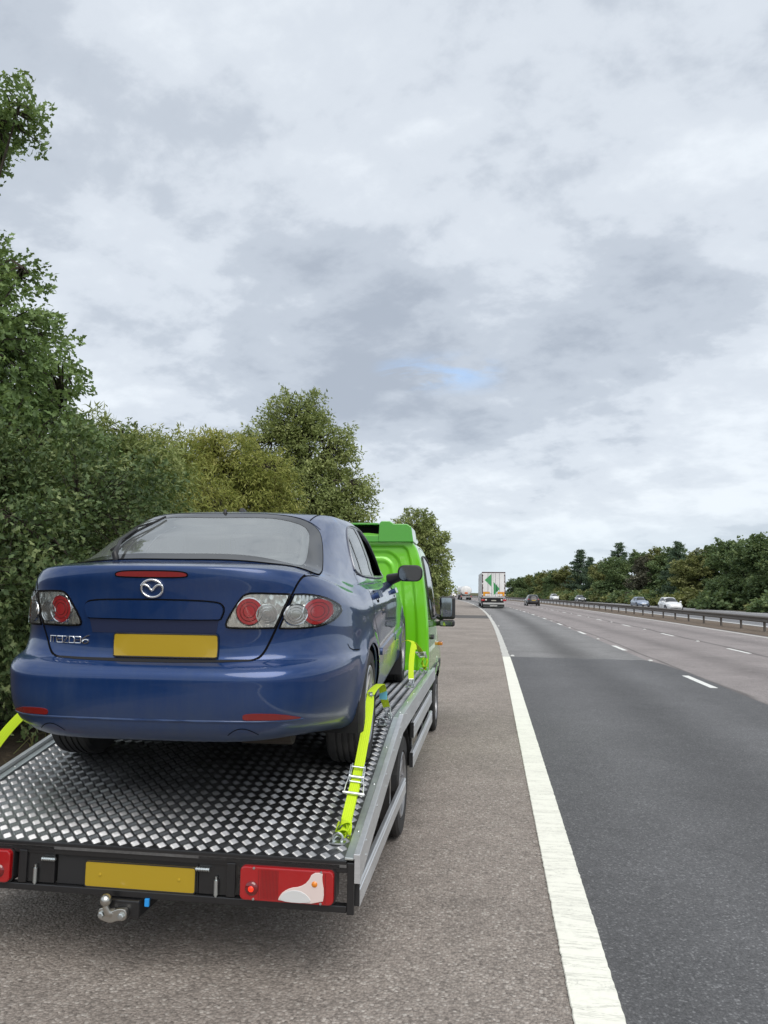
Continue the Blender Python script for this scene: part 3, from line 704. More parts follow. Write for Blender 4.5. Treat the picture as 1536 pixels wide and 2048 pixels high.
def densify(P, step, closed=True):
    Q = []
    for i in range(len(P) if closed else len(P) - 1):
        a = P[i]; b = P[(i + 1) % len(P)]; n = max(1, int(math.hypot(b[0] - a[0], b[1] - a[1]) / step))
        Q += [(a[0] + (b[0] - a[0]) * k / n, a[1] + (b[1] - a[1]) * k / n) for k in range(n)]
    if not closed: Q.append(P[-1])
    return Q
def smooth_poly(P, it=2, closed=True):
    for _ in range(it):
        Q = []
        n = len(P)
        for i in range(n if closed else n - 1):
            a = P[i]; b = P[(i + 1) % n]
            Q += [(a[0] * .75 + b[0] * .25, a[1] * .75 + b[1] * .25), (a[0] * .25 + b[0] * .75, a[1] * .25 + b[1] * .75)]
        P = Q if closed else [P[0]] + Q + [P[-1]]
    return P
def inside(P, u, v):
    c = False; n = len(P); j = n - 1
    for i in range(n):
        if (P[i][1] > v) != (P[j][1] > v) and u < (P[j][0] - P[i][0]) * (v - P[i][1]) / (P[j][1] - P[i][1]) + P[i][0]: c = not c
        j = i
    return c
def inside_np(P, U, V):
    c = np.zeros(len(U), bool); n = len(P); j = n - 1
    for i in range(n):
        (xi, yi), (xj, yj) = P[i], P[j]
        if yi != yj: c ^= ((yi > V) != (yj > V)) & (U < (xj - xi) * (V - yi) / (yj - yi) + xi)
        j = i
    return c
def inset(P, d):
    """shrink a closed outline by d (2D, either winding)"""
    n = len(P); area = sum(P[i][0] * P[(i + 1) % n][1] - P[(i + 1) % n][0] * P[i][1] for i in range(n)); s = 1 if area > 0 else -1
    Q = []
    for i in range(n):
        a = Vector(P[i - 1]); b = Vector(P[i]); c = Vector(P[(i + 1) % n]); e1 = (b - a); e2 = (c - b)
        if e1.length < 1e-9 or e2.length < 1e-9: Q.append(tuple(b)); continue
        e1.normalize(); e2.normalize(); n1 = Vector((-e1.y, e1.x)) * s; n2 = Vector((-e2.y, e2.x)) * s; m = n1 + n2
        if m.length < 1e-6: Q.append(tuple(b + n1 * d)); continue
        m.normalize(); Q.append(tuple(b + m * d / max(0.35, m.dot(n1))))
    return Q
def lay(skin, name, P, view, m, parent, off=0.003, step=0.02, holes=(), skirt=0.006, dome=0.0, smooth=True):
    """sheet cut to outline P (2D in the given view), laid on the skin, standing off by off, with an edge down to it"""
    P = densify(P, step); pts = [Vector(p) for p in P]; edges = [(i, (i + 1) % len(P)) for i in range(len(P))]
    HP = []
    for h in holes:
        h = densify(h, step); b = len(pts); pts += [Vector(p) for p in h]; edges += [(b + i, b + (i + 1) % len(h)) for i in range(len(h))]; HP.append(h)
    us = [p[0] for p in P]; vs = [p[1] for p in P]
    if step:
        Pi = inset(P, step * .55); HI = [inset(h, -step * .4) for h in HP]
        for u in np.arange(min(us) + step / 2, max(us), step):
            for v in np.arange(min(vs) + step / 2, max(vs), step):
                if inside(Pi, u, v) and not any(inside(h, u, v) for h in HI): pts.append(Vector((u, v)))
    ov, oe, of, a, b, c = mgeo.delaunay_2d_cdt(pts, edges, [], 1, 1e-6)
    tri = []
    for f in of:
        cx = sum(ov[i][0] for i in f) / len(f); cy = sum(ov[i][1] for i in f) / len(f)
        if inside(P, cx, cy) and not any(inside(h, cx, cy) for h in HP): tri.append(tuple(f))
    cu, cv = (min(us) + max(us)) / 2, (min(vs) + max(vs)) / 2; V = []; N = []
    for p in ov:
        h = skin.hit(view, p[0], p[1])
        if h is None: h = (Vector(V[-1]) if V else Vector((0, 0, 0)), N[-1] if N else Vector((0, 0, 1)))
        k = 0.0
        if dome:
            fu = (p[0] - cu) / max(1e-6, (max(us) - min(us)) / 2); fv = (p[1] - cv) / max(1e-6, (max(vs) - min(vs)) / 2); k = dome * max(0, 1 - fu * fu) * max(0, 1 - fv * fv)
        V.append(tuple(h[0] + h[1] * (off + k))); N.append(h[1])
    # outline edges appear once
    cnt = {}
    for f in tri:
        for i in range(len(f)):
            e = (f[i], f[(i + 1) % len(f)]); cnt[tuple(sorted(e))] = cnt.get(tuple(sorted(e)), []) + [e]
    F = list(tri); low = {}
    for k, es in cnt.items():
        if len(es) == 1:
            i, j = es[0]
            for q in (i, j):
                if q not in low: low[q] = len(V); V.append(tuple(Vector(V[q]) - N[q] * (off + skirt)))
            F.append((j, i, low[i], low[j]))
    o = mesh_obj(name, V, F, m, parent)
    # consistent outward normals
    bm = bmesh.new(); bm.from_mesh(o.data); bmesh.ops.recalc_face_normals(bm, faces=bm.faces)
    s = 0.0
    for f in bm.faces:
        if len(f.verts) == 3 and f.verts[0].index < len(N): s += f.normal.dot(N[f.verts[0].index])
    if s < 0: bmesh.ops.reverse_faces(bm, faces=bm.faces)
    bm.to_mesh(o.data); bm.free()
    if smooth: autosmooth(o, 40)
    return o
def seam(skin, name, P, view, m, parent, w=0.005, off=0.0012, step=0.02, closed=False):
    """narrow panel gap following the skin"""
    Q = densify(P, step, closed); H = []
    for p in Q:
        h = skin.hit(view, p[0], p[1])
        if h: H.append(h)
    V = []; F = []
    n = len(H)
    for i, (p, nn) in enumerate(H):
        a = H[(i - 1) % n if closed else max(0, i - 1)][0]; b = H[(i + 1) % n if closed else min(n - 1, i + 1)][0]
        t = (b - a); t = t.normalized() if t.length > 1e-6 else Vector((0, 0, 1)); s = t.cross(nn).normalized() * w / 2
        V += [tuple(p + s + nn * off), tuple(p - s + nn * off)]
    for i in range(n if closed else n - 1):
        j = (i + 1) % n; F.append((2 * i, 2 * i + 1, 2 * j + 1, 2 * j))
    return mesh_obj(name, V, F, m, parent)
def rib(skin, name, P, view, m, parent, r=0.008, off=0.0, n=6, step=0.03, closed=False, flat=1.0):
    """round or flat moulding along a line on the skin"""
    Q = densify(P, step, closed); H = [h for h in (skin.hit(view, *p) for p in Q) if h]
    b = MB(); b.tube([tuple(h[0] + h[1] * off) for h in H], r, n, closed=closed)
    return b.build(name, m, parent, smooth=60)
def make_wheel(parent, c, r, w, side, rimr, spokes, name='wheel', groove=True, rimm=None, steel=False):
    """tyre and rim as sub-parts of a wheel; side = +1: outer face towards +x"""
    e = empty(name, c, 0, parent)
    t = MB(); prof = [(rimr, -w / 2 * .82), (rimr + .018, -w / 2), (r * .93, -w / 2), (r * .985, -w * .43), (r, -w * .33)]
    gs = [(-.22, .05), (-.06, .05), (.1, .05), (.25, .05)] if groove else []
    for g0, gw in gs: prof += [(r, w * (g0 - .012)), (r - .008, w * (g0 - .008)), (r - .008, w * (g0 + gw - .012)), (r, w * (g0 + gw - .008))]
    prof += [(r, w * .33), (r * .985, w * .43), (r * .93, w / 2), (rimr + .018, w / 2), (rimr, w / 2 * .82)]
    t.lathe(prof, 56, axm('x', (0, 0, 0)), cap=False); t.build('tyre', rubber, e, smooth=35)
    q = MB(); k = w / 2 * side
    q.lathe([(rimr + .004, k * .95), (rimr - .004, k * 1.0), (rimr - .022, k * .93), (rimr - .03, k * .45), (rimr - .045, -k * .9), (rimr + .002, -k * .98)], 48, axm('x', (0, 0, 0)), cap=False)
    q.lathe([(.0001, k * .80), (.045, k * .82), (.062, k * .74), (.07, k * .5), (.07, k * .1)], 20, axm('x', (0, 0, 0)), cap=False)
    for s in range(spokes):
        a = 2 * math.pi * s / spokes; ca, sa = math.cos(a), math.sin(a)
        def sp(u, v, tt):  # u radial, v tangential, tt along x
            return (tt, u * ca - v * sa, u * sa + v * ca)
        ww = rimr * (0.2 if not steel else .3)
        poly = [(.05, -ww * .5), (rimr - .02, -ww * .36), (rimr - .02, ww * .36), (.05, ww * .5)]
        V = []
        for (u, v) in poly: V.append(sp(u, v * .8, k * (.78 if u < .1 else .9)))
        for (u, v) in poly: V.append(sp(u, v, k * (.5 if u < .1 else .55)))
        q.add(V, [(0, 1, 2, 3), (7, 6, 5, 4), (0, 4, 5, 1), (1, 5, 6, 2), (2, 6, 7, 3), (3, 7, 4, 0)])
    o = q.build('rim', rimm or rim_metal, e, smooth=40)
    d = MB(); d.lathe([(.03, -k * .2), (rimr * .72, -k * .2), (rimr * .72, k * .1), (.03, k * .1)], 28, axm('x', (0, 0, 0))); d.build('brake_disc', mat('brake_disc', (.13, .12, .11), .5, .8), e)
    return e
def cut_arches(V, F, arches, r):
    """remove skin inside the wheel openings and round off the cut edge; also swells the lip a little"""
    V = V.copy(); keep = np.ones(len(F), bool)
    for (cy, cz) in arches:
        d = np.hypot(V[:, 1] - cy, V[:, 2] - cz); sidev = np.abs(V[:, 0]) > 0.45
        bul = 0.016 * np.exp(-((d - r - .02) / 0.06) ** 2) * sidev; V[:, 0] += np.sign(V[:, 0]) * bul
        ins = (d < r) & sidev; keep &= ~ins[F].any(axis=1)
    F2 = F[keep]
    # snap open-edge vertices to the circle
    e = np.concatenate([F2[:, [0, 1]], F2[:, [1, 2]], F2[:, [2, 3]], F2[:, [3, 0]]]); es = np.sort(e, axis=1)
    u, c = np.unique(es[:, 0].astype(np.int64) * (len(V) + 1) + es[:, 1], return_counts=True); bd = u[c == 1]; bv = np.unique(np.concatenate([bd // (len(V) + 1), bd % (len(V) + 1)]))
    for (cy, cz) in arches:
        d = np.hypot(V[bv, 1] - cy, V[bv, 2] - cz); m = (d < r + .07) & (np.abs(V[bv, 0]) > .45) & (d >= r - 1e-6); i = bv[m]; dd = d[m]
        V[i, 1] = cy + (V[i, 1] - cy) * r / dd; V[i, 2] = cz + (V[i, 2] - cz) * r / dd
    return V, F2

# ================================================================== THE BLUE CAR ON THE BED
def m_carpaint(name, base, dust=(0.10, 0.10, 0.11), dirt_h=0.60, flake=0.45, amt=1.2):
    m = mat(name, base, 0.38, flake, coat=1.0, coat_rough=0.03); g = NT(m); v = g.coord('Object')
    n = g.noise(v, 2.3, 6, 0.65); n2 = g.noise(g.coord('Object', (1, 1, .18)), 16, 5, 0.7); n3 = g.noise(v, 55, 3, .6)
    sep = g.node('ShaderNodeSeparateXYZ'); g.K.new(v, sep.inputs[0])
    low = g.node('ShaderNodeMapRange'); g.K.new(sep.outputs[2], low.inputs[0]); low.inputs[1].default_value = dirt_h; low.inputs[2].default_value = .2; low.inputs[3].default_value = .0; low.inputs[4].default_value = 1
    d = g.math('MULTIPLY', g.math('ADD', g.math('MULTIPLY', low.outputs[0], .55), g.math('MULTIPLY', g.math('SUBTRACT', g.math('ADD', g.math('MULTIPLY', n, .5), g.math('MULTIPLY', n2, .5)), .42), .9), clamp=True), amt, clamp=True)
    g.set('Base Color', g.mix(d, base, dust)); g.set('Metallic', g.math('MULTIPLY', g.math('SUBTRACT', 1.0, d), flake))
    g.set('Roughness', g.math('ADD', g.math('MULTIPLY', d, .35), .28)); g.set('Coat Weight', g.math('SUBTRACT', 1.0, g.math('MULTIPLY', d, .7)))
    g.set('Coat Roughness', g.math('ADD', g.math('MULTIPLY', d, .30), g.math('MULTIPLY', n3, .025)))
    return m
M_blue = m_carpaint('dusty_blue_metallic', (0.002, 0.034, 0.145), (0.050, 0.068, 0.090))
red_lens = mat('red_lens', (0.72, 0.03, 0.04), 0.12, coat=1.0, spec=.6)
red_dark = mat('red_reflector', (0.20, 0.012, 0.012), 0.22, coat=.6)
amber_lens = mat('amber_lens', (0.75, 0.22, 0.01), 0.15, coat=.8)
clear_lens = m_glass('clear_lens', (0.96, 0.97, 0.96), 0.99, .03, 1.42)
lamp_silver = mat('lamp_silver', (0.86, 0.87, 0.84), 0.18, 0.85)
_g = NT(lamp_silver); _g.set('Normal', _g.bump(_g.voro(_g.coord('Object', (60, 20, 25)), 1.0), .012, .3))
frit = mat('glass_frit', (0.022, 0.023, 0.024), 0.10, spec=.6)
seat_cloth = mat('seat_cloth', (0.13, 0.13, 0.13), 0.9)
trim_dark = mat('cabin_trim', (0.05, 0.05, 0.052), 0.8)
def mazda_rings():
    T = [  # w, yr, yf, nr, nf, z rear, z side, z front
        (.68, .20, 4.42, 4.5, 4, .325, .24, .22), (.805, .062, 4.60, 4.65, 4, .337, .215, .20), (.846, .026, 4.66, 5.0, 4, .382, .25, .26),
        (.868, .008, 4.68, 5.3, 4, .45, .35, .36), (.884, .0, 4.69, 5.4, 4, .575, .48, .46), (.8875, .003, 4.686, 5.4, 4, .624, .55, .515), (.888, .010, 4.685, 5.4, 4, .638, .565, .525),
        (.889, .040, 4.68, 5.3, 4, .664, .61, .56), (.888, .090, 4.67, 5.0, 4, .692, .64, .59), (.887, .098, 4.66, 4.8, 4, .735, .69, .62),
        (.884, .083, 4.63, 4.5, 3.8, .86, .77, .66), (.874, .070, 4.57, 4.3, 3.7, .985, .85, .70), (.852, .058, 4.50, 4.2, 3.6, 1.072, .905, .735),
        (.832, .062, 4.43, 4.1, 3.5, 1.100, .930, .757), (.812, .095, 4.33, 4.0, 3.4, 1.108, .946, .785), (.792, .20, 4.10, 3.9, 3.3, 1.116, .957, .845),
        (.768, .335, 3.86, 3.8, 4.4, 1.124, .968, .965), (.748, .41, 3.78, 3.7, 4.8, 1.150, .995, 1.005), (.702, .62, 3.56, 3.5, 4.8, 1.243, 1.135, 1.14),
        (.640, .84, 3.28, 3.4, 4.8, 1.322, 1.295, 1.27), (.592, .97, 3.05, 3.3, 4.6, 1.372, 1.376, 1.355), (.555, 1.04, 2.93, 3.2, 4.4, 1.394, 1.410, 1.385),
        (.485, 1.15, 2.76, 3.0, 3.8, 1.410, 1.425, 1.410), (.28, 1.45, 2.52, 2.6, 2.8, 1.430, 1.440, 1.432), (.02, 1.85, 2.2, 2.2, 2.2, 1.445, 1.447, 1.445)]
    R_ = []
    for w, yr, yf, nr, nf, zr, zs, zf in T:
        hood = .66 < zf < 1.02 and yf > 3.7
        R_.append(dict(crown=.026 if 1.06 < zr < 1.2 else 0.0, w=w, yr=yr, yf=yf, nr=nr, nf=nf, z=[(yr + .05, zr), (yr + 1.0 if zr < 1.2 else yr + .7, zs + (zr - zs) * .12 if zr < 1.2 else zs), (max(2.2, yr + .9), zs), (min(3.3, yf - .15) if yf > 2.6 else yf - .1, zs if not hood else zs - .01), (yf - .02, zf)] if yf - yr > 1.6 else [(yr, zr), ((yr + yf) / 2, zs), (yf, zf)]))
    return R_
CAR = empty('hatchback_car', (0, 0, 0))
_cy, _cp = R(2.57), R(2.74)
CAR.rotation_euler = (_cp, 0, _cy)
_off = CAR.rotation_euler.to_matrix() @ Vector((0, 1.07, 0))
CAR.location = Vector((-1.555, 4.215, 0.747)) - _off
tag(CAR, 'dusty dark blue five door hatchback strapped down on the flatbed', 'car')
CARV, CARF = grid_mesh(ring_surface(mazda_rings(), 330, 0.018))
AR, ARCH = 0.345, [(1.07, 0.315), (3.745, 0.315)]
CS = Skin(*cut_arches(CARV, CARF, [], AR))
def mir(P): return [(-u, v) for u, v in P]
def sym(P): return P + [(-u, v) for u, v in P[::-1] if abs(u) > 1e-6]
def ell(cu, cv, a, b, n=28): return [(cu + a * math.cos(2 * math.pi * k / n), cv + b * math.sin(2 * math.pi * k / n)) for k in range(n)]
def build_mazda():
    root = CAR
    V, F = cut_arches(CARV, CARF, ARCH, AR)
    c = V[F].mean(1)
    glass = smooth_poly(sym([(0, .352), (.36, .365), (.60, .405), (.685, .455), (.672, .62), (.635, .85), (.592, 1.05), (.555, 1.125), (.45, 1.095), (.25, 1.045), (0, 1.022)]), 2)
    glass_in = smooth_poly(sym([(0, .425), (.42, .44), (.58, .48), (.592, .60), (.548, .93), (.51, 1.02), (.42, 1.00), (.20, .955), (0, .938)]), 2)
    shield = smooth_poly(sym([(0, 3.76), (.45, 3.70), (.675, 3.50), (.615, 3.18), (.54, 2.96), (.3, 2.93), (0, 2.92)]), 2); shield_in = inset(shield, .04)
    dlo = smooth_poly([(1.50, 1.035), (1.52, 1.13), (1.64, 1.265), (1.86, 1.345), (2.15, 1.372), (2.55, 1.364), (2.85, 1.290), (3.12, 1.155), (3.36, .990), (3.0, .972), (2.3, .99)], 2)
    def part_of(lo, hi): return [(u, v) for u, v in densify(dlo, .015) if lo <= u <= hi]
    quarter = [(1.53, 1.045), (1.545, 1.13), (1.65, 1.258), (1.712, 1.285), (1.752, 1.035)]
    rear_door = [(1.79, 1.03), (1.75, 1.30), (1.88, 1.338), (2.10, 1.352), (2.235, 1.352), (2.29, 1.008)]
    front_door = [(2.40, 1.005), (2.345, 1.348), (2.53, 1.346), (2.82, 1.268), (3.08, 1.135), (3.27, 1.005), (3.0, .988)]
    # open the skin under the panes
    hole = np.zeros(len(F), bool); pi_g = inset(glass, .03); pi_s = inset(shield, .02)
    up = c[:, 2] > .95
    sides = np.abs(c[:, 0]) > .45
    panes = [inset(p, -.008) for p in (quarter, rear_door, front_door)]
    hole |= up & (inside_np(pi_g, c[:, 0], c[:, 1]) | inside_np(pi_s, c[:, 0], c[:, 1]))
    for p in panes: hole |= up & sides & (c[:, 1] > 1.4) & (c[:, 1] < 3.4) & inside_np(p, c[:, 1], c[:, 2])
    body = mesh_obj('body', V, F[~hole], M_blue, root, smooth=True)
    def L(name, P, view, m, par=root, **k): return lay(CS, name, P, view, m, par, **k)
    # --- glazing
    hw = L('hatch_window', glass, 'top', painted_sheen_glass, off=.003, step=.04, skirt=.004)
    L('window_border', glass, 'top', frit, hw, off=.0045, step=.03, holes=[glass_in], skirt=.012)
    for sg in (1, -1): L('pillar_lining', [(sg * x, y) for x, y in smooth_poly([(.600, .50), (.612, .62), (.562, .93), (.525, 1.02), (.485, 1.01), (.522, .90), (.562, .62), (.545, .50)], 1)], 'top', mat('pale_lining', (.72, .73, .70), .8), off=-.035, step=.04, skirt=.02)
    L('roof_lining', sym([(0, .955), (.25, .97), (.45, 1.01), (.46, 1.2), (0, 1.2)]), 'top', MATS['pale_lining'], off=-.045, step=.06, skirt=.01)
    rib(CS, 'window_gasket', glass, 'top', gap_black, hw, r=.005, off=.001, closed=True)
    ws = L('windscreen', shield, 'top', window_glass, off=.003, step=.06, skirt=.004)
    L('window_border', shield, 'top', frit, ws, off=.0045, step=.05, holes=[shield_in], skirt=.012)
    for sg, vw in ((1, 'right'), (-1, 'left')):
        L('quarter_window', inset(quarter, -.006), vw, painted_sheen_glass, off=.001, step=.03, skirt=.003)
        L('door_window', inset(rear_door, -.006), vw, painted_sheen_glass, off=.001, step=.04, skirt=.003)
        if sg < 0: L('door_window', inset(front_door, -.006), vw, window_glass, off=.001, step=.05, skirt=.003)
        L('window_surround', dlo, vw, mat('pillar_black', (.012, .012, .013), .28, coat=.4), off=.004, step=.03, holes=[quarter, rear_door, front_door], skirt=.014)
        rib(CS, 'window_trim', dlo, vw, mat('satin_trim', (.30, .31, .33), .35, .6), root, r=.006, off=.004, closed=True)
        # panel gaps on the flank
        seam(CS, 'panel_gap', smooth_poly([(1.46, 1.05), (1.40, .965), (1.30, .90), (1.275, .80), (1.33, .74), (1.43, .68), (1.49, .58), (1.50, .25)], 2, False), vw, gap_black, root, w=.006)
        seam(CS, 'panel_gap', smooth_poly([(2.44, .98), (2.53, .90), (2.585, .80), (2.57, .5), (2.52, .24)], 2, False), vw, gap_black, root, w=.006)
        seam(CS, 'panel_gap', smooth_poly([(3.25, .98), (3.34, .85), (3.36, .5), (3.32, .24)], 2, False), vw, gap_black, root, w=.006)
        seam(CS, 'panel_gap', smooth_poly([(.575, .712), (.60, .685), (.66, .672), (.78, .660), (.80, .655)], 1, False), vw, gap_black, root, w=.005)
        L('rub_strip', rrect(2.06, .545, .96, .045, .02), vw, M_blue, off=.011, step=.05); L('rub_strip', rrect(2.97, .525, .72, .045, .02), vw, M_blue, off=.011, step=.05)
        for (hy, hz) in ((1.56, .902), (2.72, .875)):
            hd = L('door_handle', rrect(hy, hz, .21, .034, .015), vw, M_blue, off=.030, step=.03, skirt=.006)
            L('handle_recess', rrect(hy - .01, hz - .004, .12, .075, .03), vw, gap_black, hd, off=.001, step=.03)
        # tail lamps: the outer on the wing, the inner on the hatch
        outer = smooth_poly([(.6225, .976), (.6225, .976), (.672, .975), (.731, .957), (.773, .925), (.792, .894), (.785, .862), (.763, .838), (.726, .823), (.656, .820), (.566, .825), (.566, .825)], 1)
        inner = smooth_poly([(.336, .836), (.346, .870), (.400, .956), (.420, .978), (.456, .986), (.60, .978), (.608, .978), (.549, .832), (.545, .827), (.36, .828)], 1)
        if sg < 0: outer, inner = mir(outer), mir(inner)
        for nm, P, discs in (('wing_lamp', outer, [(.627, .884, .043, .046, 'c'), (.708, .892, .054, .060, 'r')]), ('hatch_lamp', inner, [(.513, .889, .041, .044, 'c'), (.441, .903, .055, .060, 'r')])):
            lamp = L(nm, P, 'rear', clear_lens, off=.011, step=.012, skirt=.012)
            tag(lamp, 'clear wraparound tail lamp with one round red and one round clear reflector')
            L('lamp_housing', inset(P, .004), 'rear', lamp_silver, lamp, off=.0022, step=.012)
            rib(CS, 'lamp_gasket', P, 'rear', gap_black, lamp, r=.0048, off=.002, closed=True, step=.012)
            for cx, cz, a, b, kind in discs:
                cx *= sg
                ro = L('reflector', [(u, v) for u, v in ell(cx, cz, a, b)], 'rear', red_lens if kind == 'r' else mat('clear_reflector', (.60, .58, .56), .16, .75), lamp, off=.0045 if kind == 'r' else .0062, step=.010, dome=.003)
                for q, rr in ((1.02, .0034), (.72, .0014), (.46, .0014)):
                    rib(CS, 'lamp_ring', ell(cx, cz, a * q, b * q), 'rear', chrome if q > 1 or kind == 'c' else red_dark, lamp, r=rr, off=.0064 if q > 1 else .0078, closed=True, step=.010, n=5)
        # bumper reflector and tow-eye cap outline
        rf = smooth_poly([(.442, .452), (.447, .466), (.50, .470), (.60, .462), (.668, .437), (.675, .430), (.62, .434), (.50, .440), (.447, .440)], 1)
        L('bumper_reflector', rf if sg > 0 else mir(rf), 'rear', red_dark, off=.004, step=.02)
        arc = [(.372 + .13 * f, .352 + .048 * math.sin(math.pi * (.08 + .84 * f)) ** .8) for f in np.linspace(0, 1, 16)]
        seam(CS, 'panel_gap', arc if sg > 0 else mir(arc), 'rear', gap_black, root, w=.004)
    # --- hatch shut line
    half = smooth_poly([(0, .683), (.33, .683), (.44, .684), (.482, .692), (.507, .72), (.527, .765), (.558, .835), (.612, .972), (.640, 1.043), (.662, 1.075)], 2, False)
    seam(CS, 'panel_gap', mir(half)[::-1] + half[1:], 'rear', gap_black, root, w=.010)
    for sg in (1, -1): seam(CS, 'panel_gap', [(sg * .640, .235), (sg * .672, .33), (sg * .692, .44)], 'top', gap_black, root, w=.006)
    rt = smooth_poly(sym([(0, 1.085), (.30, 1.10), (.46, 1.14), (.56, 1.16)]), 1, True)
    seam(CS, 'panel_gap', smooth_poly([(-.565, 1.15), (-.46, 1.125), (-.25, 1.075), (0, 1.06), (.25, 1.075), (.46, 1.125), (.565, 1.15)], 2, False), 'top', gap_black, root, w=.008)
    for sg in (1, -1): seam(CS, 'panel_gap', [(sg * .50, 1.16), (sg * .505, 1.6), (sg * .505, 2.2), (sg * .50, 2.5)], 'top', gap_black, root, w=.007)
    # bumper lower crease and dark ledge under the hatch
    cr_ = smooth_poly([(-.68, .424), (-.45, .433), (0, .430), (.45, .433), (.68, .424)], 2, False)
    rib(CS, 'bumper_crease', cr_, 'rear', M_blue, root, r=.006, off=-.001)
    L('bumper_ledge_seal', smooth_poly([(-.47, .690), (-.30, .686), (.30, .686), (.47, .690), (.44, .680), (0, .672), (-.44, .680)], 1), 'rear', matt_black, off=.0015, step=.03)
    # --- lid furniture
    L('brake_light', smooth_poly([(-.168, 1.063), (-.155, 1.074), (-.09, 1.079), (.09, 1.079), (.155, 1.074), (.168, 1.063), (.155, 1.056), (0, 1.054), (-.155, 1.056)], 2), 'rear', red_dark, off=.003, step=.02)
    rib(CS, 'brake_light_gasket', smooth_poly([(-.172, 1.063), (-.157, 1.077), (-.09, 1.082), (.09, 1.082), (.157, 1.077), (.172, 1.063), (.157, 1.053), (0, 1.051), (-.157, 1.053)], 2), 'rear', gap_black, root, r=.003, off=.001, closed=True)
    gp = smooth_poly([(-.316, .912), (-.308, .934), (-.285, .942), (-.20, .947), (0, .949), (.20, .947), (.29, .941), (.318, .933), (.330, .912), (.316, .872), (.306, .868), (0, .866), (-.296, .868), (-.304, .872)], 1)
    L('hatch_handle_trim', gp, 'rear', M_blue, off=.013, step=.03, skirt=.004)
    rib(CS, 'hatch_handle_gap', inset(gp, -.004), 'rear', gap_black, root, r=.0035, off=0, closed=True)
    L('plate_recess_shade', [(-.296, .864), (.306, .864), (.292, .80), (-.285, .80)], 'rear', mat('painted_recess_shadow', (.012, .02, .06), .5), off=.002, step=.03)  # dark blue sheet: the recess's shade painted on the lid
    pl = L('number_plate', rrect(.062, .744, .48, .108, .012), 'rear', mat('yellow_plate', (.40, .27, .012), .35, coat=.4), off=.010, step=.06)
    rib(CS, 'plate_edge', rrect(.062, .744, .482, .110, .012), 'rear', black_plastic, pl, r=.003, off=.009, closed=True)
    em = rib(CS, 'badge', ell(.004, 1.003, .050, .0395, 40), 'rear', chrome, root, r=.0062, off=.006, closed=True, step=.006, n=8)
    tag(em, 'chrome oval winged badge')
    wing = smooth_poly([(-.046, 1.016), (-.030, 1.022), (-.012, 1.014), (.004, .990), (.020, 1.014), (.038, 1.022), (.054, 1.016)], 2, False)
    rib(CS, 'badge_wing', wing, 'rear', chrome, em, r=.0058, off=.007, step=.004, n=8)
    # lettering: mazda 6
    let = {'m': [[(0, 0), (0, 1), (1, 1), (1, 0)], [(.5, 1), (.5, 0)]], 'a': [[(0, 1), (1, 1), (1, 0), (0, 0), (0, .5), (1, .5)]], 'z': [[(0, 1), (1, 1), (0, 0), (1, 0)]],
           'd': [[(0, 1), (.8, 1), (1, .8), (1, 0), (0, 0), (0, .5)], [(0, 0), (0, 1)]]}
    x = -.503; word = None
    for ch in 'mazda':
        w = .034 if ch == 'm' else .0255
        for st in let[ch]:
            o = rib(CS, 'letter', [(x + u * w, .748 + v * .029) for u, v in st], 'rear', chrome, word or root, r=.0024, off=.0035, step=.006, n=5)
            if word is None: word = o; word.name = 'lettering'; tag(o, 'chrome lettering mazda 6')
        x += w + .0055
    six = smooth_poly([(-.300, .785), (-.318, .780), (-.333, .768), (-.340, .757), (-.333, .749), (-.318, .747), (-.306, .752), (-.305, .761), (-.316, .766), (-.330, .762), (-.337, .756)], 2, False)
    rib(CS, 'letter', six, 'rear', chrome, word, r=.0032, off=.0035, step=.004, n=5)
    # --- wiper, washer jet, aerial
    w = MB(); H = lambda x, y, o: tuple(CS.hit('top', x, y)[0] + CS.hit('top', x, y)[1] * o)
    w.tube([H(-.315, .372, .0), H(-.317, .375, .03), H(-.33, .44, .045), H(-.365, .56, .04), H(-.36, .72, .03)], [.017, .016, .011, .007, .006], 8)
    wi = w.build('wiper', black_plastic, root, smooth=50)
    b = MB(); b.tube([H(-.40, .50, .014), H(-.365, .72, .016), H(-.305, .965, .014)], .0065, 6); b.tube([H(-.38, .62, .02), H(-.36, .74, .036), H(-.33, .86, .02)], .005, 5); b.build('wiper_blade', matt_black, wi)
    a = MB(); h = H(.02, 1.045, 0); a.lathe([(.014, 0), (.011, .012), (.006, .026), (.001, .028)], 12, Matrix.Translation(h)); a.build('washer_jet', black_plastic, root, smooth=50)
    a = MB(); h = Vector(H(.02, 1.40, -.003)); a.sweep(None, [[tuple(h + Vector((sx * .02 * s, sy * .04 * s + sh, zz * .6))) for sx, sy in ((-1, -1), (1, -1), (1, 1), (-1, 1))] for s, sh, zz in ((1, 0, 0), (.8, 0, .02), (.35, -.01, .045))]); a.build('aerial_base', black_plastic, root, smooth=50, bev=.006)
    # --- mirrors
    for sg in (1, -1):
        m = MB(); prof = rrect(0, 0, .205, .135, .055, 6)
        st = []
        for yy, s, dz in ((2.935, .94, 0), (2.94, 1.0, 0), (2.98, 1.0, 0), (3.03, .86, .002), (3.065, .6, .004), (3.075, .25, .006)): st.append([(sg * (.985 + u * s), yy, 1.015 + v * s + dz) for u, v in prof])
        if sg < 0: st = [s_[::-1] for s_ in st]
        m.sweep(None, st); m.tube([(sg * .80, 3.06, .955), (sg * .90, 3.02, .985)], [.05, .035], 8)
        mo = m.build('door_mirror', black_plastic, root, smooth=50)
        g = MB(); P = [(sg * (.985 + u * .88), 2.931, 1.015 + v * .88) for u, v in prof]; P = P if sg < 0 else P
        g.add(P, [tuple(range(len(P)))]); g.build('mirror_glass', mat('tinted_mirror', (.16, .18, .2), .05, 1.0), mo)
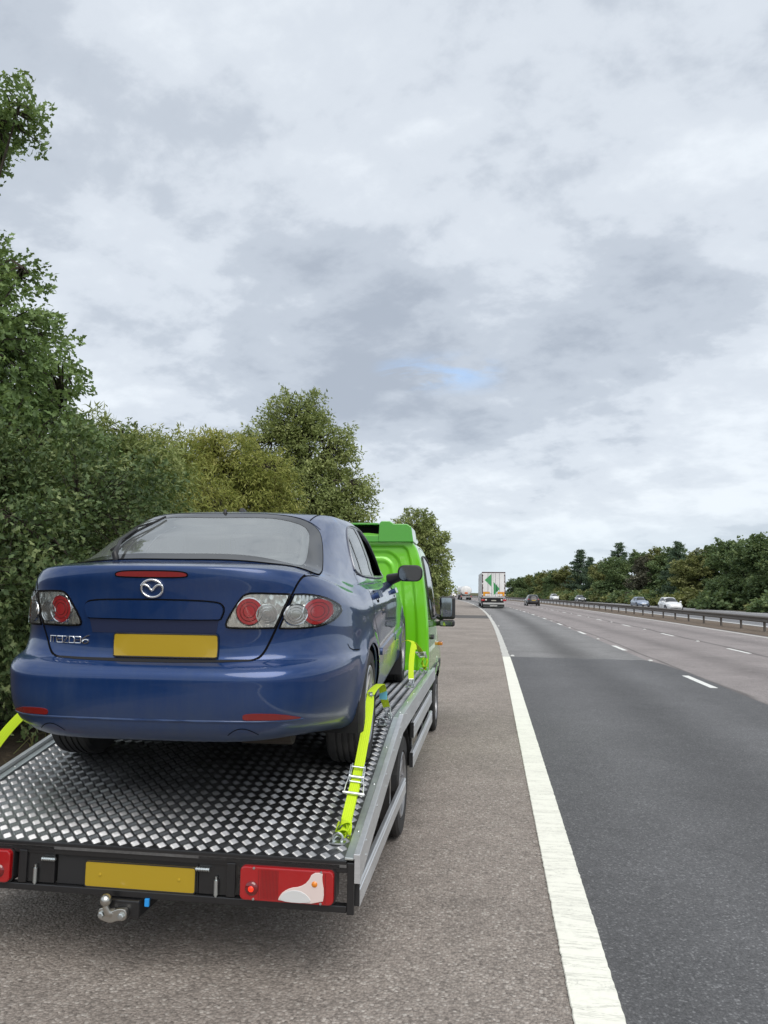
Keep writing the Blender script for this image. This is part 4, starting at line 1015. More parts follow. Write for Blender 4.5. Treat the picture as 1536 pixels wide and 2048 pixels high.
    # --- wheels, liners, flaps, underside
    for cy, cz in ARCH:
        for sg in (1, -1):
            make_wheel(root, (sg * .775, cy, .315), .315, .205, sg, .215, 7, rimm=mat('alloy_wheel', (.42, .42, .43), .38, .85))
            l = MB(); n = 22
            st = []
            for k in range(n + 1):
                a = R(-12 + 204 * k / n); st.append([(sg * xx, cy + (AR + .012) * math.cos(a), cz + (AR + .012) * math.sin(a)) for xx in (.862, .45)] + [(sg * xx, cy + (AR + .03) * math.cos(a), cz + (AR + .03) * math.sin(a)) for xx in (.45, .862)])
            l.sweep(None, st); l.build('wheel_arch_liner', matt_black, root)
            lp = [(cy + AR * math.cos(R(a)), cz + AR * math.sin(R(a))) for a in range(-6, 190, 6)]
            rib(CS, 'wheel_arch_lip', [(u, v) for u, v in lp if v > .25], 'right' if sg > 0 else 'left', M_blue, root, r=.009, off=-.006)
    for sg in (1, -1):
        f = MB(); f.box(sg * .83 - .09, sg * .83 + .06, 3.372, 3.384, .12, .33); f.build('mud_flap', black_plastic, root, bev=.004)
        f = MB(); f.box(sg * .81 - .07, sg * .81 + .06, 1.425, 1.437, .13, .30); f.build('mud_flap', black_plastic, root, bev=.004)
    u = MB(); u.box(-.60, .60, .55, 4.4, .285, .32); u.build('undertray', matt_black, root)
    u = MB(); u.box(-.70, .70, .99, 1.13, .22, .30); u.tube([(-.56, .36, .345), (-.30, .36, .345)], .075, 12); u.tube([(.36, .34, .345), (.60, .34, .345)], .08, 12); u.tube([(-.35, .4, .30), (0, 1.5, .25), (0, 3, .25)], .03, 8); u.box(-.35, .35, .9, 1.4, .2, .27); u.build('exhaust_and_axle', mat('grimy_underside', (.045, .036, .028), .75, .3), root)
    # --- cabin
    cb = MB(); cb.box(-.70, .70, .95, 3.55, .30, .34); cb.box(-.70, .70, 3.05, 3.50, .75, .93); cb.box(-.66, .66, .42, .98, .93, .955); cb.box(-.72, -.66, .9, 3.4, .34, .93); cb.box(.66, .72, .9, 3.4, .34, .93); cb.build('cabin_trim', trim_dark, root, bev=.02)
    for x in (-.36, .36):
        s = MB(); s.box(x - .25, x + .25, 1.98, 2.48, .45, .60); M = Matrix.Translation((x, 2.0, .58)) @ Matrix.Rotation(R(14), 4, 'X'); s.box(-.24, .24, -.11, .02, 0, .60, M); s.box(-.13, .13, -.09, .0, .64, .80, M); s.tube([tuple(M @ Vector((-.06, -.05, .58))), tuple(M @ Vector((-.06, -.05, .66)))], .008, 5); s.tube([tuple(M @ Vector((.06, -.05, .58))), tuple(M @ Vector((.06, -.05, .66)))], .008, 5); s.build('front_seat', seat_cloth, root, bev=.035)
    s = MB(); s.box(-.62, .62, 1.15, 1.65, .42, .58); M = Matrix.Translation((0, 1.16, .55)) @ Matrix.Rotation(R(18), 4, 'X'); s.box(-.62, .62, -.12, 0, 0, .52, M)
    for x in (-.36, .36): s.box(x - .12, x + .12, -.10, -.01, .53, .66, M)
    s.build('rear_bench', seat_cloth, root, bev=.03)
    st = MB(); st.tube([(.36 + .18 * math.cos(2 * math.pi * k / 20), 3.0 - .06 * math.sin(2 * math.pi * k / 20), .88 + .18 * math.sin(2 * math.pi * k / 20)) for k in range(20)], .014, 6, closed=True); st.build('steering_wheel', trim_dark, root)
    # --- front end, unseen from here but part of the car
    for sg in (1, -1):
        P = smooth_poly([(.42, .62), (.45, .68), (.62, .70), (.76, .685), (.74, .62), (.58, .59)], 1)
        L('headlamp', P if sg > 0 else mir(P), 'front', mat('headlamp_glass', (.5, .52, .54), .08, .3, coat=1.0), off=.004, step=.03)
    L('grille', smooth_poly([(-.34, .60), (-.30, .50), (.30, .50), (.34, .60)], 1), 'front', matt_black, off=.003, step=.04)
    return root
build_mazda()

# ================================================================== THE RECOVERY TRUCK
VAN = empty('recovery_truck', (-1.61, 3.24, 0), R(.3))
tag(VAN, 'bright green recovery truck with aluminium tread plate flatbed, parked on the hard shoulder', 'recovery truck')
KINK, BEDL, Z0, Z1 = 1.63, 4.66, .555, .875
def bedz(y): return Z0 + (Z1 - Z0) * min(max(y, -.1), KINK) / KINK
def m_tread(name, c, rough):
    m = mat(name, c, rough, 1.0); g = NT(m); v = g.coord('Object')
    n = g.noise(v, 3.0, 6, .65); n2 = g.noise(v, 45, 4, .6)
    f = g.math('ADD', g.math('MULTIPLY', n, .6), g.math('MULTIPLY', n2, .4))
    g.set('Base Color', g.ramp(f, [(.32, tuple(x * .5 for x in c)), (.6, c)])); g.set('Roughness', g.math('ADD', g.math('MULTIPLY', f, .25), rough - .1)); return m
M_plate = m_tread('tread_plate_base', (.34, .345, .35), .38)
M_bars = m_tread('tread_plate_bars', (.44, .445, .45), .37)
M_green = m_carpaint('green_paint', (.17, .62, .008), (.22, .44, .10), .2, .15, amt=.45)
def tread_bars():
    s = .0440; L_, Wd, h = .0400, .0058, .0038; V = []; n_ = 0
    base = np.array([(-.5, 0, 0), (-.3, -.5, 0), (.3, -.5, 0), (.5, 0, 0), (.3, .5, 0), (-.3, .5, 0), (-.26, 0, 1), (.26, 0, 1)])
    fq = np.array([(0, 1, 6, 6), (1, 2, 7, 6), (2, 3, 7, 7), (3, 4, 7, 7), (4, 5, 6, 7), (5, 0, 6, 6)])
    C = []; A = []
    rr = 1 / math.sqrt(2)
    for i in range(-95, 96):
        for j in range(-95, 96):
            cx = (i - j) * s * rr; cy = (i + j) * s * rr
            if not (-.975 < cx < .975 and .012 < cy < BEDL - .02): continue
            a = R(45) if (i + j) % 2 else R(-45)
            for k in range(5):
                o = (k - 2) * s * .186; C.append((cx - math.sin(a) * o, cy + math.cos(a) * o)); A.append(a)
    C = np.array(C); A = np.array(A); ca, sa = np.cos(A)[:, None], np.sin(A)[:, None]
    u = base[:, 0][None] * L_; v = base[:, 1][None] * Wd; w = base[:, 2][None] * h
    X = C[:, 0:1] + u * ca - v * sa; Y = C[:, 1:2] + u * sa + v * ca
    Z = Z0 + (Z1 - Z0) * np.clip(Y, 0, KINK) / KINK + w * np.where(A < 0, .7, 1.0)[:, None] - .0002
    Vv = np.stack([X, Y, Z], -1).reshape(-1, 3); n = len(C)
    tri = np.array([(0, 1, 6), (1, 2, 7), (1, 7, 6), (2, 3, 7), (3, 4, 7), (4, 5, 6), (4, 6, 7), (5, 0, 6)])
    Ff = (np.arange(n)[:, None, None] * 8 + tri[None]).reshape(-1, 3)
    o = mesh_obj('tread_bars', Vv, Ff, M_bars, VAN); o['kind'] = 'stuff'; return o
def extr(b, prof, ys, fz=None):
    """profile (x, dz) carried along stations y at deck height"""
    st = [[(x, y, (fz(y) if fz else 0) + dz) for x, dz in prof] for y in ys]; b.sweep(None, st); return b
def build_van():
    v = VAN
    extr(MB(), [(-1.0, -.03), (1.0, -.03), (1.0, 0), (-1.0, 0)], [0, KINK, BEDL], bedz).build('deck_plate', M_plate, v)
    tread_bars()
    for sg in (1, -1):
        P = lambda pr: [(sg * x, z) for x, z in (pr if sg > 0 else pr[::-1])]
        for a, b_, nm in ((-.012, KINK - .002, 0), (KINK + .002, BEDL + .01, 1)):
            o = extr(MB(), P([(1.036, -.085), (1.06, -.085), (1.06, .034), (1.032, .034), (1.032, .014), (1.036, .014)]), [a, b_], lambda y: Z0 + (Z1 - Z0) * min(y, KINK) / KINK).build('side_rail', alu, v, bev=.003)
            r = MB()
            for k in range(7 if nm else 5):
                y = a + .16 + k * (.46 if nm else .33)
                for dz in (.006,) if k % 2 else (.012, -.05):
                    if y < b_: r.lathe([(.0065, 0), (.005, .003), (.0005, .0038)], 8, Matrix.Translation((sg * 1.06, y, bedz(y) + dz)) @ Matrix.Rotation(R(90) * sg, 4, 'Y'))
            r.build('rivets', zinc, o)['kind'] = 'stuff'
            o = extr(MB(), P([(.992, .002), (1.031, .002), (1.031, .012), (.992, .012)]), [max(0, a), b_], bedz).build('edge_strip', galv, v, bev=.002)
            r = MB()
            for k in range(6):
                y = max(0, a) + .22 + k * .47
                if y < b_ - .1: r.lathe([(.008, 0), (.006, .003), (.0005, .0035)], 8, Matrix.Translation((sg * 1.012, y, bedz(y) + .012)))
            r.build('screws', zinc, o)['kind'] = 'stuff'
        # slatted side guards: ribbed planks
        def guard(y0, y1, z0, z1, x=1.032):
            d = .024; n = [(x, z0), (x + d, z0), (x + d, z1 - .030), (x + d - .004, z1 - .027), (x + d - .004, z1 - .020), (x + d, z1 - .017), (x + d, z1 - .008), (x + d - .006, z1), (x, z1)]
            b = MB(); b.sweep(None, [[(px, y, pz) for px, pz in P(n)] for y in (y0, y1)]); b.build('side_guard', alu, v)
            e = MB(); e.box(*sorted((sg * (x - .004), sg * (x + d - .002))), y0 - .012, y0 - .001, z0 + .004, z1 - .004); e.build('guard_end_cap', black_plastic, v)
        guard(.03, 1.86, .362, .458); guard(2.41, 4.25, .612, .730); guard(2.36, 4.32, .410, .520)
        for y in (2.50, 3.40, 4.15):
            b = MB(); b.box(*sorted((sg * .99, sg * 1.03)), y, y + .05, .39, .84); b.build('guard_bracket', black_steel, v)
        b = MB(); b.box(*sorted((sg * .96, sg * 1.03)), 1.2, 1.25, .38, .70); b.build('guard_bracket', black_steel, v)
        # rear lamps
        lx = lambda P_: [(sg * x, z) for x, z in P_]
        lamp = MB(); lamp.prism(lx(rrect(.744, .444, .412, .140, .022))[::sg], lambda a, c, t: (a, t, c), .055, -.022); lo = lamp.build('rear_lamp', mat('truck_red_lens', (.36, .004, .006), .10, coat=1.0), v, bev=.006)
        b = MB(); b.prism(lx(rrect(.744, .444, .424, .152, .026))[::sg], lambda a, c, t: (a, t, c), .075, .0); b.build('lamp_base', black_plastic, lo)
        whi = smooth_poly([(.708, .380), (.716, .402), (.733, .422), (.766, .439), (.805, .445), (.838, .466), (.858, .505), (.904, .508), (.900, .483), (.911, .428), (.904, .380)], 1)
        b = MB(); b.prism(lx(whi)[::-sg], lambda a, c, t: (a, t, c), -.015, -.0255); b.build('white_lens', mat('milky_lens', (.72, .60, .56), .12, coat=1.0), lo, bev=.002)
        rev = smooth_poly([(.715, .380), (.725, .408), (.755, .428), (.80, .432), (.84, .414), (.862, .380)], 2)
        b = MB(); b.prism(lx(rev)[::-sg], lambda a, c, t: (a, t, c), -.02, -.028); b.build('reversing_lens', mat('grey_clear_lens', (.62, .62, .61), .12, coat=1.0), lo, bev=.002)
        b = MB(); b.lathe([(.013, 0), (.009, .004), (.002, .006)], 16, Matrix.Translation((sg * .868, -.0255, .459)) @ Matrix.Rotation(R(90), 4, 'X')); b.build('indicator_bulb', amber_lens, lo, smooth=50)
        b = MB(); b.lathe([(.030, 0), (.027, .006), (.018, .010), (.001, .012)], 24, Matrix.Translation((sg * .592, -.0215, .425)) @ Matrix.Rotation(R(90), 4, 'X')); b.build('lamp_boss', mat('deep_red_boss', (.16, .002, .003), .1, coat=1.0), lo, smooth=50)
        b = MB(); b.lathe([(.012, 0), (.008, .003), (.001, .004)], 16, Matrix.Translation((sg * .592, -.0335, .425)) @ Matrix.Rotation(R(90), 4, 'X')); b.build('lamp_bulb', mat('lit_red_bulb', (.8, .02, .01), .2, emit=((1, .04, .01), .6)), lo, smooth=50)
        b = MB()
        for k in range(13): b.box(*sorted((sg * (.632 + k * .0062), sg * (.6342 + k * .0062))), -.0236, -.0221, .384, .504)
        b.build('lens_ribs', MATS['deep_red_boss'], lo)['kind'] = 'stuff'
        b = MB(); b.box(*sorted((sg * .9135, sg * .9155)), -.0240, -.0221, .384, .504); b.box(*sorted((sg * .6215, sg * .6235)), -.0240, -.0221, .384, .504); b.build('lens_divider', MATS['deep_red_boss'], lo)
        for zz in (.508, .381):
            for xx in (.60, .895): b = MB(); b.lathe([(.006, 0), (.005, .003), (.0005, .0035)], 8, Matrix.Translation((sg * xx, -.022, zz)) @ Matrix.Rotation(R(90), 4, 'X')); b.build('lamp_screw', zinc, lo)
        # frame ends and brackets
        b = MB(); b.box(*sorted((sg * 1.004, sg * 1.036)), -.004, .05, .335, .548); b.build('frame_upright', black_steel, v, bev=.004)
        b = MB(); b.box(*sorted((sg * .34, sg * .50)), .012, .06, .372, .515); b.box(*sorted((sg * .47, sg * .51)), .0, .05, .372, .515); b.build('hinge_bracket', black_steel, v, bev=.004)
        b = MB(); b.tube([(sg * .425, .0, .378), (sg * .425, .0, .440)], .010, 10); b.tube([(sg * .425, .0, .44), (sg * .425, .0, .455)], .005, 8); b.tube([(sg * .425, .0, .37), (sg * .425, .0, .378)], .006, 8); b.build('spring_pin', zinc, v, smooth=40)
        b = MB(); b.tube([(sg * .33, .0, .482), (sg * .39, .0, .482)], .007, 8)
        for k in range(6): b.tube([(sg * (.335 + k * .011), .0, .482), (sg * (.339 + k * .011), .0, .482)], .0105, 8)
        b.build('latch_bolt', zinc, v, smooth=40)
        b = MB(); b.box(*sorted((sg * .34, sg * .97)), .0, .03, .518, .536); b.build('ramp_slot', black_steel, v)
    b = MB(); b.box(-1.03, 1.03, .006, .055, .500, .544); b.build('rear_crossmember', black_steel, v, bev=.004)
    b = MB(); b.box(-1.0, 1.0, -.006, .012, Z0 - .016, Z0 - .001); b.build('deck_lip', black_steel, v, bev=.002)
    b = MB(); b.box(-1.003, 1.003, .0, .04, .340, .370); b.build('under_run_bar', black_steel, v, bev=.004)
    b = MB(); b.box(-.33, .335, .02, .05, .371, .499); b.build('plate_holder', black_plastic, v, bev=.003)
    b = MB(); b.prism(rrect(.066, .425, .52, .111, .012), lambda a, c, t: (a, t, c), .019, .012); npl = b.build('number_plate', MATS['yellow_plate'], v)
    b = MB(); b.tube([(x, .0125, z) for x, z in rrect(.066, .425, .518, .109, .012)], .003, 6, closed=True); b.build('plate_edge', black_plastic, npl)
    for x in (-.12, .25): b = MB(); b.lathe([(.007, 0), (.006, .003), (.0005, .004)], 10, Matrix.Translation((x, .012, .425)) @ Matrix.Rotation(R(90), 4, 'X')); b.build('plate_screw', mat('yellow_cap', (.45, .31, .02), .4), npl)
    # tow ball with its bolted plate
    b = MB(); b.lathe([(.001, -.0255), (.012, -.023), (.022, -.0125), (.0252, 0), (.022, .0125), (.012, .0225), (.001, .0255)], 24, Matrix.Translation((-.052, -.055, .347)))
    b.tube([(-.052, -.055, .330), (-.050, -.055, .315), (-.046, -.05, .295), (-.03, -.03, .285)], [.013, .014, .018, .022], 14); tb = b.build('tow_ball', mat('worn_ball_steel', (.55, .54, .50), .3, 1.0), v, smooth=50)
    b = MB(); b.prism(smooth_poly([(-.090, .268), (-.090, .305), (-.065, .313), (-.03, .298), (.0, .312), (.035, .313), (.045, .29), (.035, .262), (0, .262), (-.03, .248), (-.07, .258)], 2)[::-1], lambda a, c, t: (a, t, c), -.022, -.050); b.build('ball_plate', MATS['worn_ball_steel'], tb, bev=.004)
    for x in (-.072, .02): b = MB(); b.lathe([(.014, 0), (.014, .010), (.009, .012), (.0005, .0125)], 6, Matrix.Translation((x, -.050, .284)) @ Matrix.Rotation(R(90), 4, 'X')); b.build('bolt', zinc, tb)
    b = MB(); b.box(-.075, .085, -.021, .2, .262, .338); b.build('tow_bracket', black_steel, v, bev=.006)
    b = MB(); b.box(.105, .125, -.012, .0, .312, .345); b.build('socket_tag', mat('blue_tag', (.02, .28, .70), .4), v, bev=.002)
    # chassis, axle, wheels
    for sg in (1, -1):
        b = MB(); b.box(*sorted((sg * .38, sg * .46)), .05, .9, .40, .52); b.box(*sorted((sg * .38, sg * .46)), .9, 6.4, .50, .66); b.build('chassis_rail', black_steel, v)
        for y in (2.13, 6.16): make_wheel(v, (sg * (.892 if y < 3 else .862), y, .345), .345, .225, sg, .215, 8, rimm=mat('truck_rim', (.36, .36, .37), .4, .8), steel=True)
        l = MB(); st = []
        for k in range(13):
            a = R(8 + 164 * k / 12); st.append([(sg * xx, 2.13 + rr * math.cos(a), .345 + rr * math.sin(a)) for xx, rr in ((.75, .40), (1.01, .40), (1.01, .415), (.75, .415))])
        l.sweep(None, st); l.build('mudguard', black_plastic, v)
    b = MB(); b.tube([(-.8, 2.13, .345), (.8, 2.13, .345)], .06, 10); b.tube([(0, 2.13, .345), (0, 5.5, .5)], .04, 8); b.box(-.95, .95, 1.0, 1.06, .5, .64); b.box(-.95, .95, 2.9, 2.96, .66, .84); b.box(-.95, .95, 4.1, 4.16, .66, .84); b.box(-.9, -.5, 2.9, 3.9, .42, .78); b.box(.5, .9, 2.95, 3.6, .45, .78); b.build('axle_and_tanks', black_steel, v)
    # lashing eyes on the deck edge
    for sg in (1, -1):
        for y in (.13, 1.52, 3.25, 4.45):
            b = MB(); z = bedz(y); x = sg * .935
            b.tube([(x + .022 * math.cos(2 * math.pi * k / 14), y, z + .022 + .022 * math.sin(2 * math.pi * k / 14)) for k in range(14)], .006, 6, closed=True); b.box(x - .035, x + .035, y - .02, y + .02, z + .001, z + .008)
            b.build('lashing_eye', zinc, v, smooth=40)
    build_cab(v)
def build_cab(v):
    prof = [(0.0, .50), (.80, .50), (.93, .56), (.975, .75), (.985, 1.0), (.975, 1.35), (.945, 1.68), (.900, 1.99), (.845, 2.18), (.79, 2.255), (.68, 2.30), (.35, 2.335), (0, 2.345)]
    pp = np.array(prof); d = np.concatenate([[0], np.cumsum(np.hypot(*np.diff(pp, axis=0).T))]); tt = np.linspace(0, d[-1], 90)
    # smooth resample
    q = np.stack([np.interp(tt, d, pp[:, 0]), np.interp(tt, d, pp[:, 1])], 1)
    for _ in range(3): q[1:-1] = q[1:-1] * .5 + (q[:-2] + q[2:]) * .25
    Y = np.concatenate([np.linspace(4.765, 4.80, 4), np.linspace(4.84, 5.9, 40), np.linspace(5.94, 7.55, 60)])
    ztop = lambda y: float(np.interp(y, [4.7, 5.75, 6.0, 6.85, 7.05, 7.4, 7.56], [2.345, 2.345, 2.28, 1.50, 1.34, 1.18, .86]))
    rows = []
    for y in Y:
        k = (ztop(y) - .5) / (2.345 - .5); sx = np.interp(y, [4.765, 4.775, 4.80, 6.9, 7.3, 7.55], [.978, .99, 1.0, 1.0, .96, .80])
        zz = .5 + (q[:, 1] - .5) * k; rows.append(np.stack([q[:, 0] * sx, np.full(len(q), y), zz], 1))
    S = np.array(rows); K, J = S.shape[:2]; Lf = S[:, 1:-1][:, ::-1].copy(); Lf[..., 0] *= -1; A = np.concatenate([S, Lf], 1); n = A.shape[1]
    kk, jj = np.meshgrid(np.arange(K - 1), np.arange(n), indexing='ij'); j2 = (jj + 1) % n
    F = np.stack([kk * n + jj, (kk + 1) * n + jj, (kk + 1) * n + j2, kk * n + j2], -1).reshape(-1, 4); V = A.reshape(-1, 3)
    sk = Skin(V, F)
    V2, F2 = cut_arches(V, F, [(6.16, .345)], .44)
    cab = mesh_obj('cab', V2, F2, M_green, v, smooth=True)
    cap = A[-1]; mesh_obj('cab_front_panel', cap, [tuple(range(len(cap)))], M_green, cab)
    # pressed rear wall: nested rounded recesses
    xs = np.linspace(-1, 1, 140); zs = np.linspace(0, 1, 150); W_ = []; zq = q[:, 1]; xq = q[:, 0]
    half = lambda z: np.interp(z, zq[3:-1], xq[3:-1]) * .978
    def sdf(x, z, cx, cz, w, h, r): dx = abs(x - cx) - w / 2 + r; dz = abs(z - cz) - h / 2 + r; return math.hypot(max(dx, 0), max(dz, 0)) + min(max(dx, dz), 0) - r
    ss = lambda a: 1 - min(1, max(0, a / .022 + .5)) ** 2 * (3 - 2 * min(1, max(0, a / .022 + .5)))
    for zt in zs:
        z = .52 + (2.335 - .52) * zt
        for xt in xs:
            x = xt * float(half(z)); t = x / max(.3, float(half(z)) / .965)
            dep = .020 * ss(sdf(t, z, 0, 1.36, 1.72, 1.66, .06)) + .014 * ss(sdf(t, z, 0, 1.53, 1.46, 1.20, .16)) - .012 * ss(sdf(t, z, 0, 1.62, 1.30, .90, .13)) + .012 * ss(sdf(t, z, 0, 1.62, 1.22, .80, .09))
            W_.append((x, 4.766 + dep, z))
    F3 = [(i * 140 + j, i * 140 + j + 1, (i + 1) * 140 + j + 1, (i + 1) * 140 + j) for i in range(149) for j in range(139)]
    mesh_obj('cab_rear_wall', W_, np.array(F3), M_green, cab, smooth=True)
    # roof deflector with the open slot in its middle
    g2 = m_carpaint('green_deflector', (.07, .36, .02), (.10, .26, .06), .2, .1, amt=.4)
    end = [(.815, 2.235), (.79, 2.40), (.745, 2.43), (.60, 2.432), (.555, 2.462), (.465, 2.462), (.44, 2.44), (.43, 2.235)]
    for sg in (1, -1):
        P = [(sg * x, z) for x, z in end][::sg]; b = MB()
        b.sweep(None, [[(x, 4.70, z) for x, z in P], [(x * .985, 5.25, z - .0) for x, z in P], [(x * .95, 5.75, 2.30 + (z - 2.235) * .3) for x, z in P]]); b.build('roof_deflector', g2, cab, bev=.008)
    b = MB(); b.box(-.4305, .4305, 4.705, 5.2, 2.422, 2.442); b.box(-.4305, .4305, 4.705, 4.73, 2.236, 2.302); b.box(-.4305, .4305, 5.2, 5.75, 2.30, 2.43); b.build('deflector_bridge', g2, cab, bev=.004)
    b = MB(); b.box(-.43, .43, 4.99, 5.01, 2.25, 2.425); b.build('deflector_slot', matt_black, cab)
    # windows, door lines, handle
    win = smooth_poly([(5.02, 1.42), (5.02, 2.00), (5.10, 2.10), (5.70, 2.11), (6.05, 1.90), (6.42, 1.50), (6.40, 1.40), (5.6, 1.38)], 2)
    for sg, vw in ((1, 'right'), (-1, 'left')):
        w = lay(sk, 'door_window', win, vw, dark_glass, cab, off=.004, step=.05); rib(sk, 'window_gasket', win, vw, black_plastic, w, r=.012, off=.004, closed=True, step=.05)
        seam(sk, 'panel_gap', smooth_poly([(4.98, .60), (4.96, 1.3), (4.97, 2.1), (5.1, 2.2), (5.75, 2.2), (6.15, 1.95), (6.60, 1.45), (6.62, .9), (6.62, .8)], 2, False), vw, gap_black, cab, w=.008)
        lay(sk, 'door_handle', rrect(5.14, 1.20, .20, .045, .02), vw, black_plastic, cab, off=.03, step=.05)
        b = MB(); b.box(*sorted((sg * .97, sg * 1.035)), 6.40, 6.52, 1.02, 1.065); b.build('side_repeater', amber_lens, cab, bev=.012)
        for k in range(1): lay(sk, 'side_moulding', rrect(5.8, .78, 1.7, .12, .03), vw, black_plastic, cab, off=.012, step=.1)
        # tall double mirror on its arm
        m = MB(); m.box(*sorted((sg * 1.01, sg * 1.205)), 6.16, 6.25, 1.36, 1.645); mo = m.build('door_mirror', black_plastic, cab, bev=.03)
        m = MB(); m.box(*sorted((sg * 1.0, sg * 1.20)), 6.15, 6.25, 1.27, 1.352); m.build('mirror_pod', black_plastic, mo, bev=.025)
        m = MB(); m.prism([(sg * x, z) for x, z in rrect(1.095, 1.512, .145, .235, .025)][::sg], lambda a, c, t: (a, t, c), 6.158, 6.154); m.build('mirror_glass', mirror_glass, mo)
        m = MB(); m.prism([(sg * x, z) for x, z in rrect(1.095, 1.312, .145, .055, .02)][::sg], lambda a, c, t: (a, t, c), 6.148, 6.144); m.build('mirror_glass', mirror_glass, mo)
        m = MB(); m.tube([(sg * .92, 6.24, 1.42), (sg * 1.05, 6.21, 1.36)], .03, 8); m.tube([(sg * .94, 6.24, 1.30), (sg * 1.05, 6.21, 1.31)], .03, 8); m.build('mirror_arm', black_plastic, mo, smooth=50)
        l = MB(); st = []
        for k in range(15):
            a = R(-10 + 200 * k / 14); st.append([(sg * xx, 6.16 + rr * math.cos(a), .345 + rr * math.sin(a)) for xx, rr in ((.55, .445), (.965, .445), (.965, .46), (.55, .46))])
        l.sweep(None, st); l.build('wheel_arch_liner', matt_black, cab)
    sh = smooth_poly(sym([(0, 6.86), (.6, 6.80), (.82, 6.62), (.74, 6.12), (.5, 6.02), (0, 6.0)]), 2); lay(sk, 'windscreen', sh, 'top', dark_glass, cab, off=.004, step=.08)
    for sg in (1, -1): b = MB(); b.box(*sorted((sg * .52, sg * .78)), 7.46, 7.57, .82, 1.0); b.build('headlamp', mat('headlamp_glass', (.5, .52, .54), .08, .3, coat=1.0), cab, bev=.03)
    b = MB(); b.box(-.80, .80, 7.45, 7.62, .42, .66); b.build('bumper', black_plastic, cab, bev=.04)
build_van()

# ================================================================== RATCHET STRAPS
def m_web(name, c):
    m = mat(name, c, .75); g = NT(m); uv = g.coord('UV')
    sep = g.node('ShaderNodeSeparateXYZ'); g.K.new(uv, sep.inputs[0])
    w = g.math('SINE', g.math('MULTIPLY', sep.outputs[0], 6.2832 * 5)); w2 = g.math('SINE', g.math('MULTIPLY', sep.outputs[1], 900.0))
    n = g.noise(g.coord('UV', (1, 30, 1)), 3.0, 4, .6)
    line = g.ramp(w, [(.0, 0.0), (.93, 0.0), (1.0, 1.0)])
    col = g.mix(g.math('MULTIPLY', line, .45), c, tuple(x * .45 for x in c)); col = g.mix(g.math('MULTIPLY', n, .25), col, tuple(x * .55 for x in c))
    g.set('Base Color', col); g.set('Normal', g.bump(g.math('ADD', g.math('MULTIPLY', w, .6), g.math('MULTIPLY', w2, .4)), .0012, .7)); return m
M_web = m_web('lime_webbing', (.60, .82, .015))
def cr_path(P, n=8):
    P = [Vector(p) for p in P]; out = []
    for i in range(len(P) - 1):
        p0 = P[max(0, i - 1)]; p1 = P[i]; p2 = P[i + 1]; p3 = P[min(len(P) - 1, i + 2)]
        for k in range(n):
            t = k / n; out.append(.5 * ((2 * p1) + (p2 - p0) * t + (2 * p0 - 5 * p1 + 4 * p2 - p3) * t * t + (3 * p1 - p0 - 3 * p2 + p3) * t ** 3))
    out.append(P[-1]); return out
def webbing(parent, pts, side, w=.048, th=.0028, name='webbing', n=8, m=None):
    """flat band through pts; side: list of width directions (or one) in world axes"""
    C = cr_path(pts, n); sides = side if isinstance(side, list) else [side] * len(pts)
    S = cr_path(sides, n); V = []; U = []; F = []; L = 0
    for i, c in enumerate(C):
        t = (C[min(i + 1, len(C) - 1)] - C[max(0, i - 1)]).normalized(); s = S[i] - t * S[i].dot(t); s.normalize(); nn = t.cross(s)
        if i: L += (c - C[i - 1]).length
        for a, b in ((-1, -1), (-.35, -1.35), (.35, -1.35), (1, -1), (1, 1), (.35, 1.35), (-.35, 1.35), (-1, 1)):
            V.append(tuple(c + s * (a * w / 2) + nn * (b * th / 2))); U.append(((a + 1) / 2, L))
    k = 8
    for i in range(len(C) - 1):
        for j in range(k): F.append((i * k + j, i * k + (j + 1) % k, (i + 1) * k + (j + 1) % k, (i + 1) * k + j))
    e = (len(C) - 1) * k; F += [tuple(range(k))[::-1], tuple(range(e, e + k))]
    return autosmooth(mesh_obj(name, V, F, m or M_web, parent, uv=U), 50)
def hook(parent, p, eye, up):
    """double-wire claw hook from the strap end p down to the lashing eye"""
    p, eye = Vector(p), Vector(eye); d = (eye - p).normalized(); s = d.cross(Vector(up)).normalized(); o = d.cross(s); b = MB()
    for q in (-1, 1):
        b.tube([tuple(v) for v in cr_path([p + s * (.020 * q), p + s * (.021 * q) + d * .02, p * .45 + eye * .55 + s * (.012 * q) + o * .008, eye + s * (.006 * q) + o * .012, eye + d * .018 + s * (.006 * q), eye + d * .012 - o * .014 + s * (.006 * q), eye - d * .012 - o * .018 + s * (.006 * q)], 4)], .0045, 7)
    b.tube([tuple(p - s * .022), tuple(p + s * .022)], .0045, 7); return b.build('hook', zinc, parent, smooth=50)
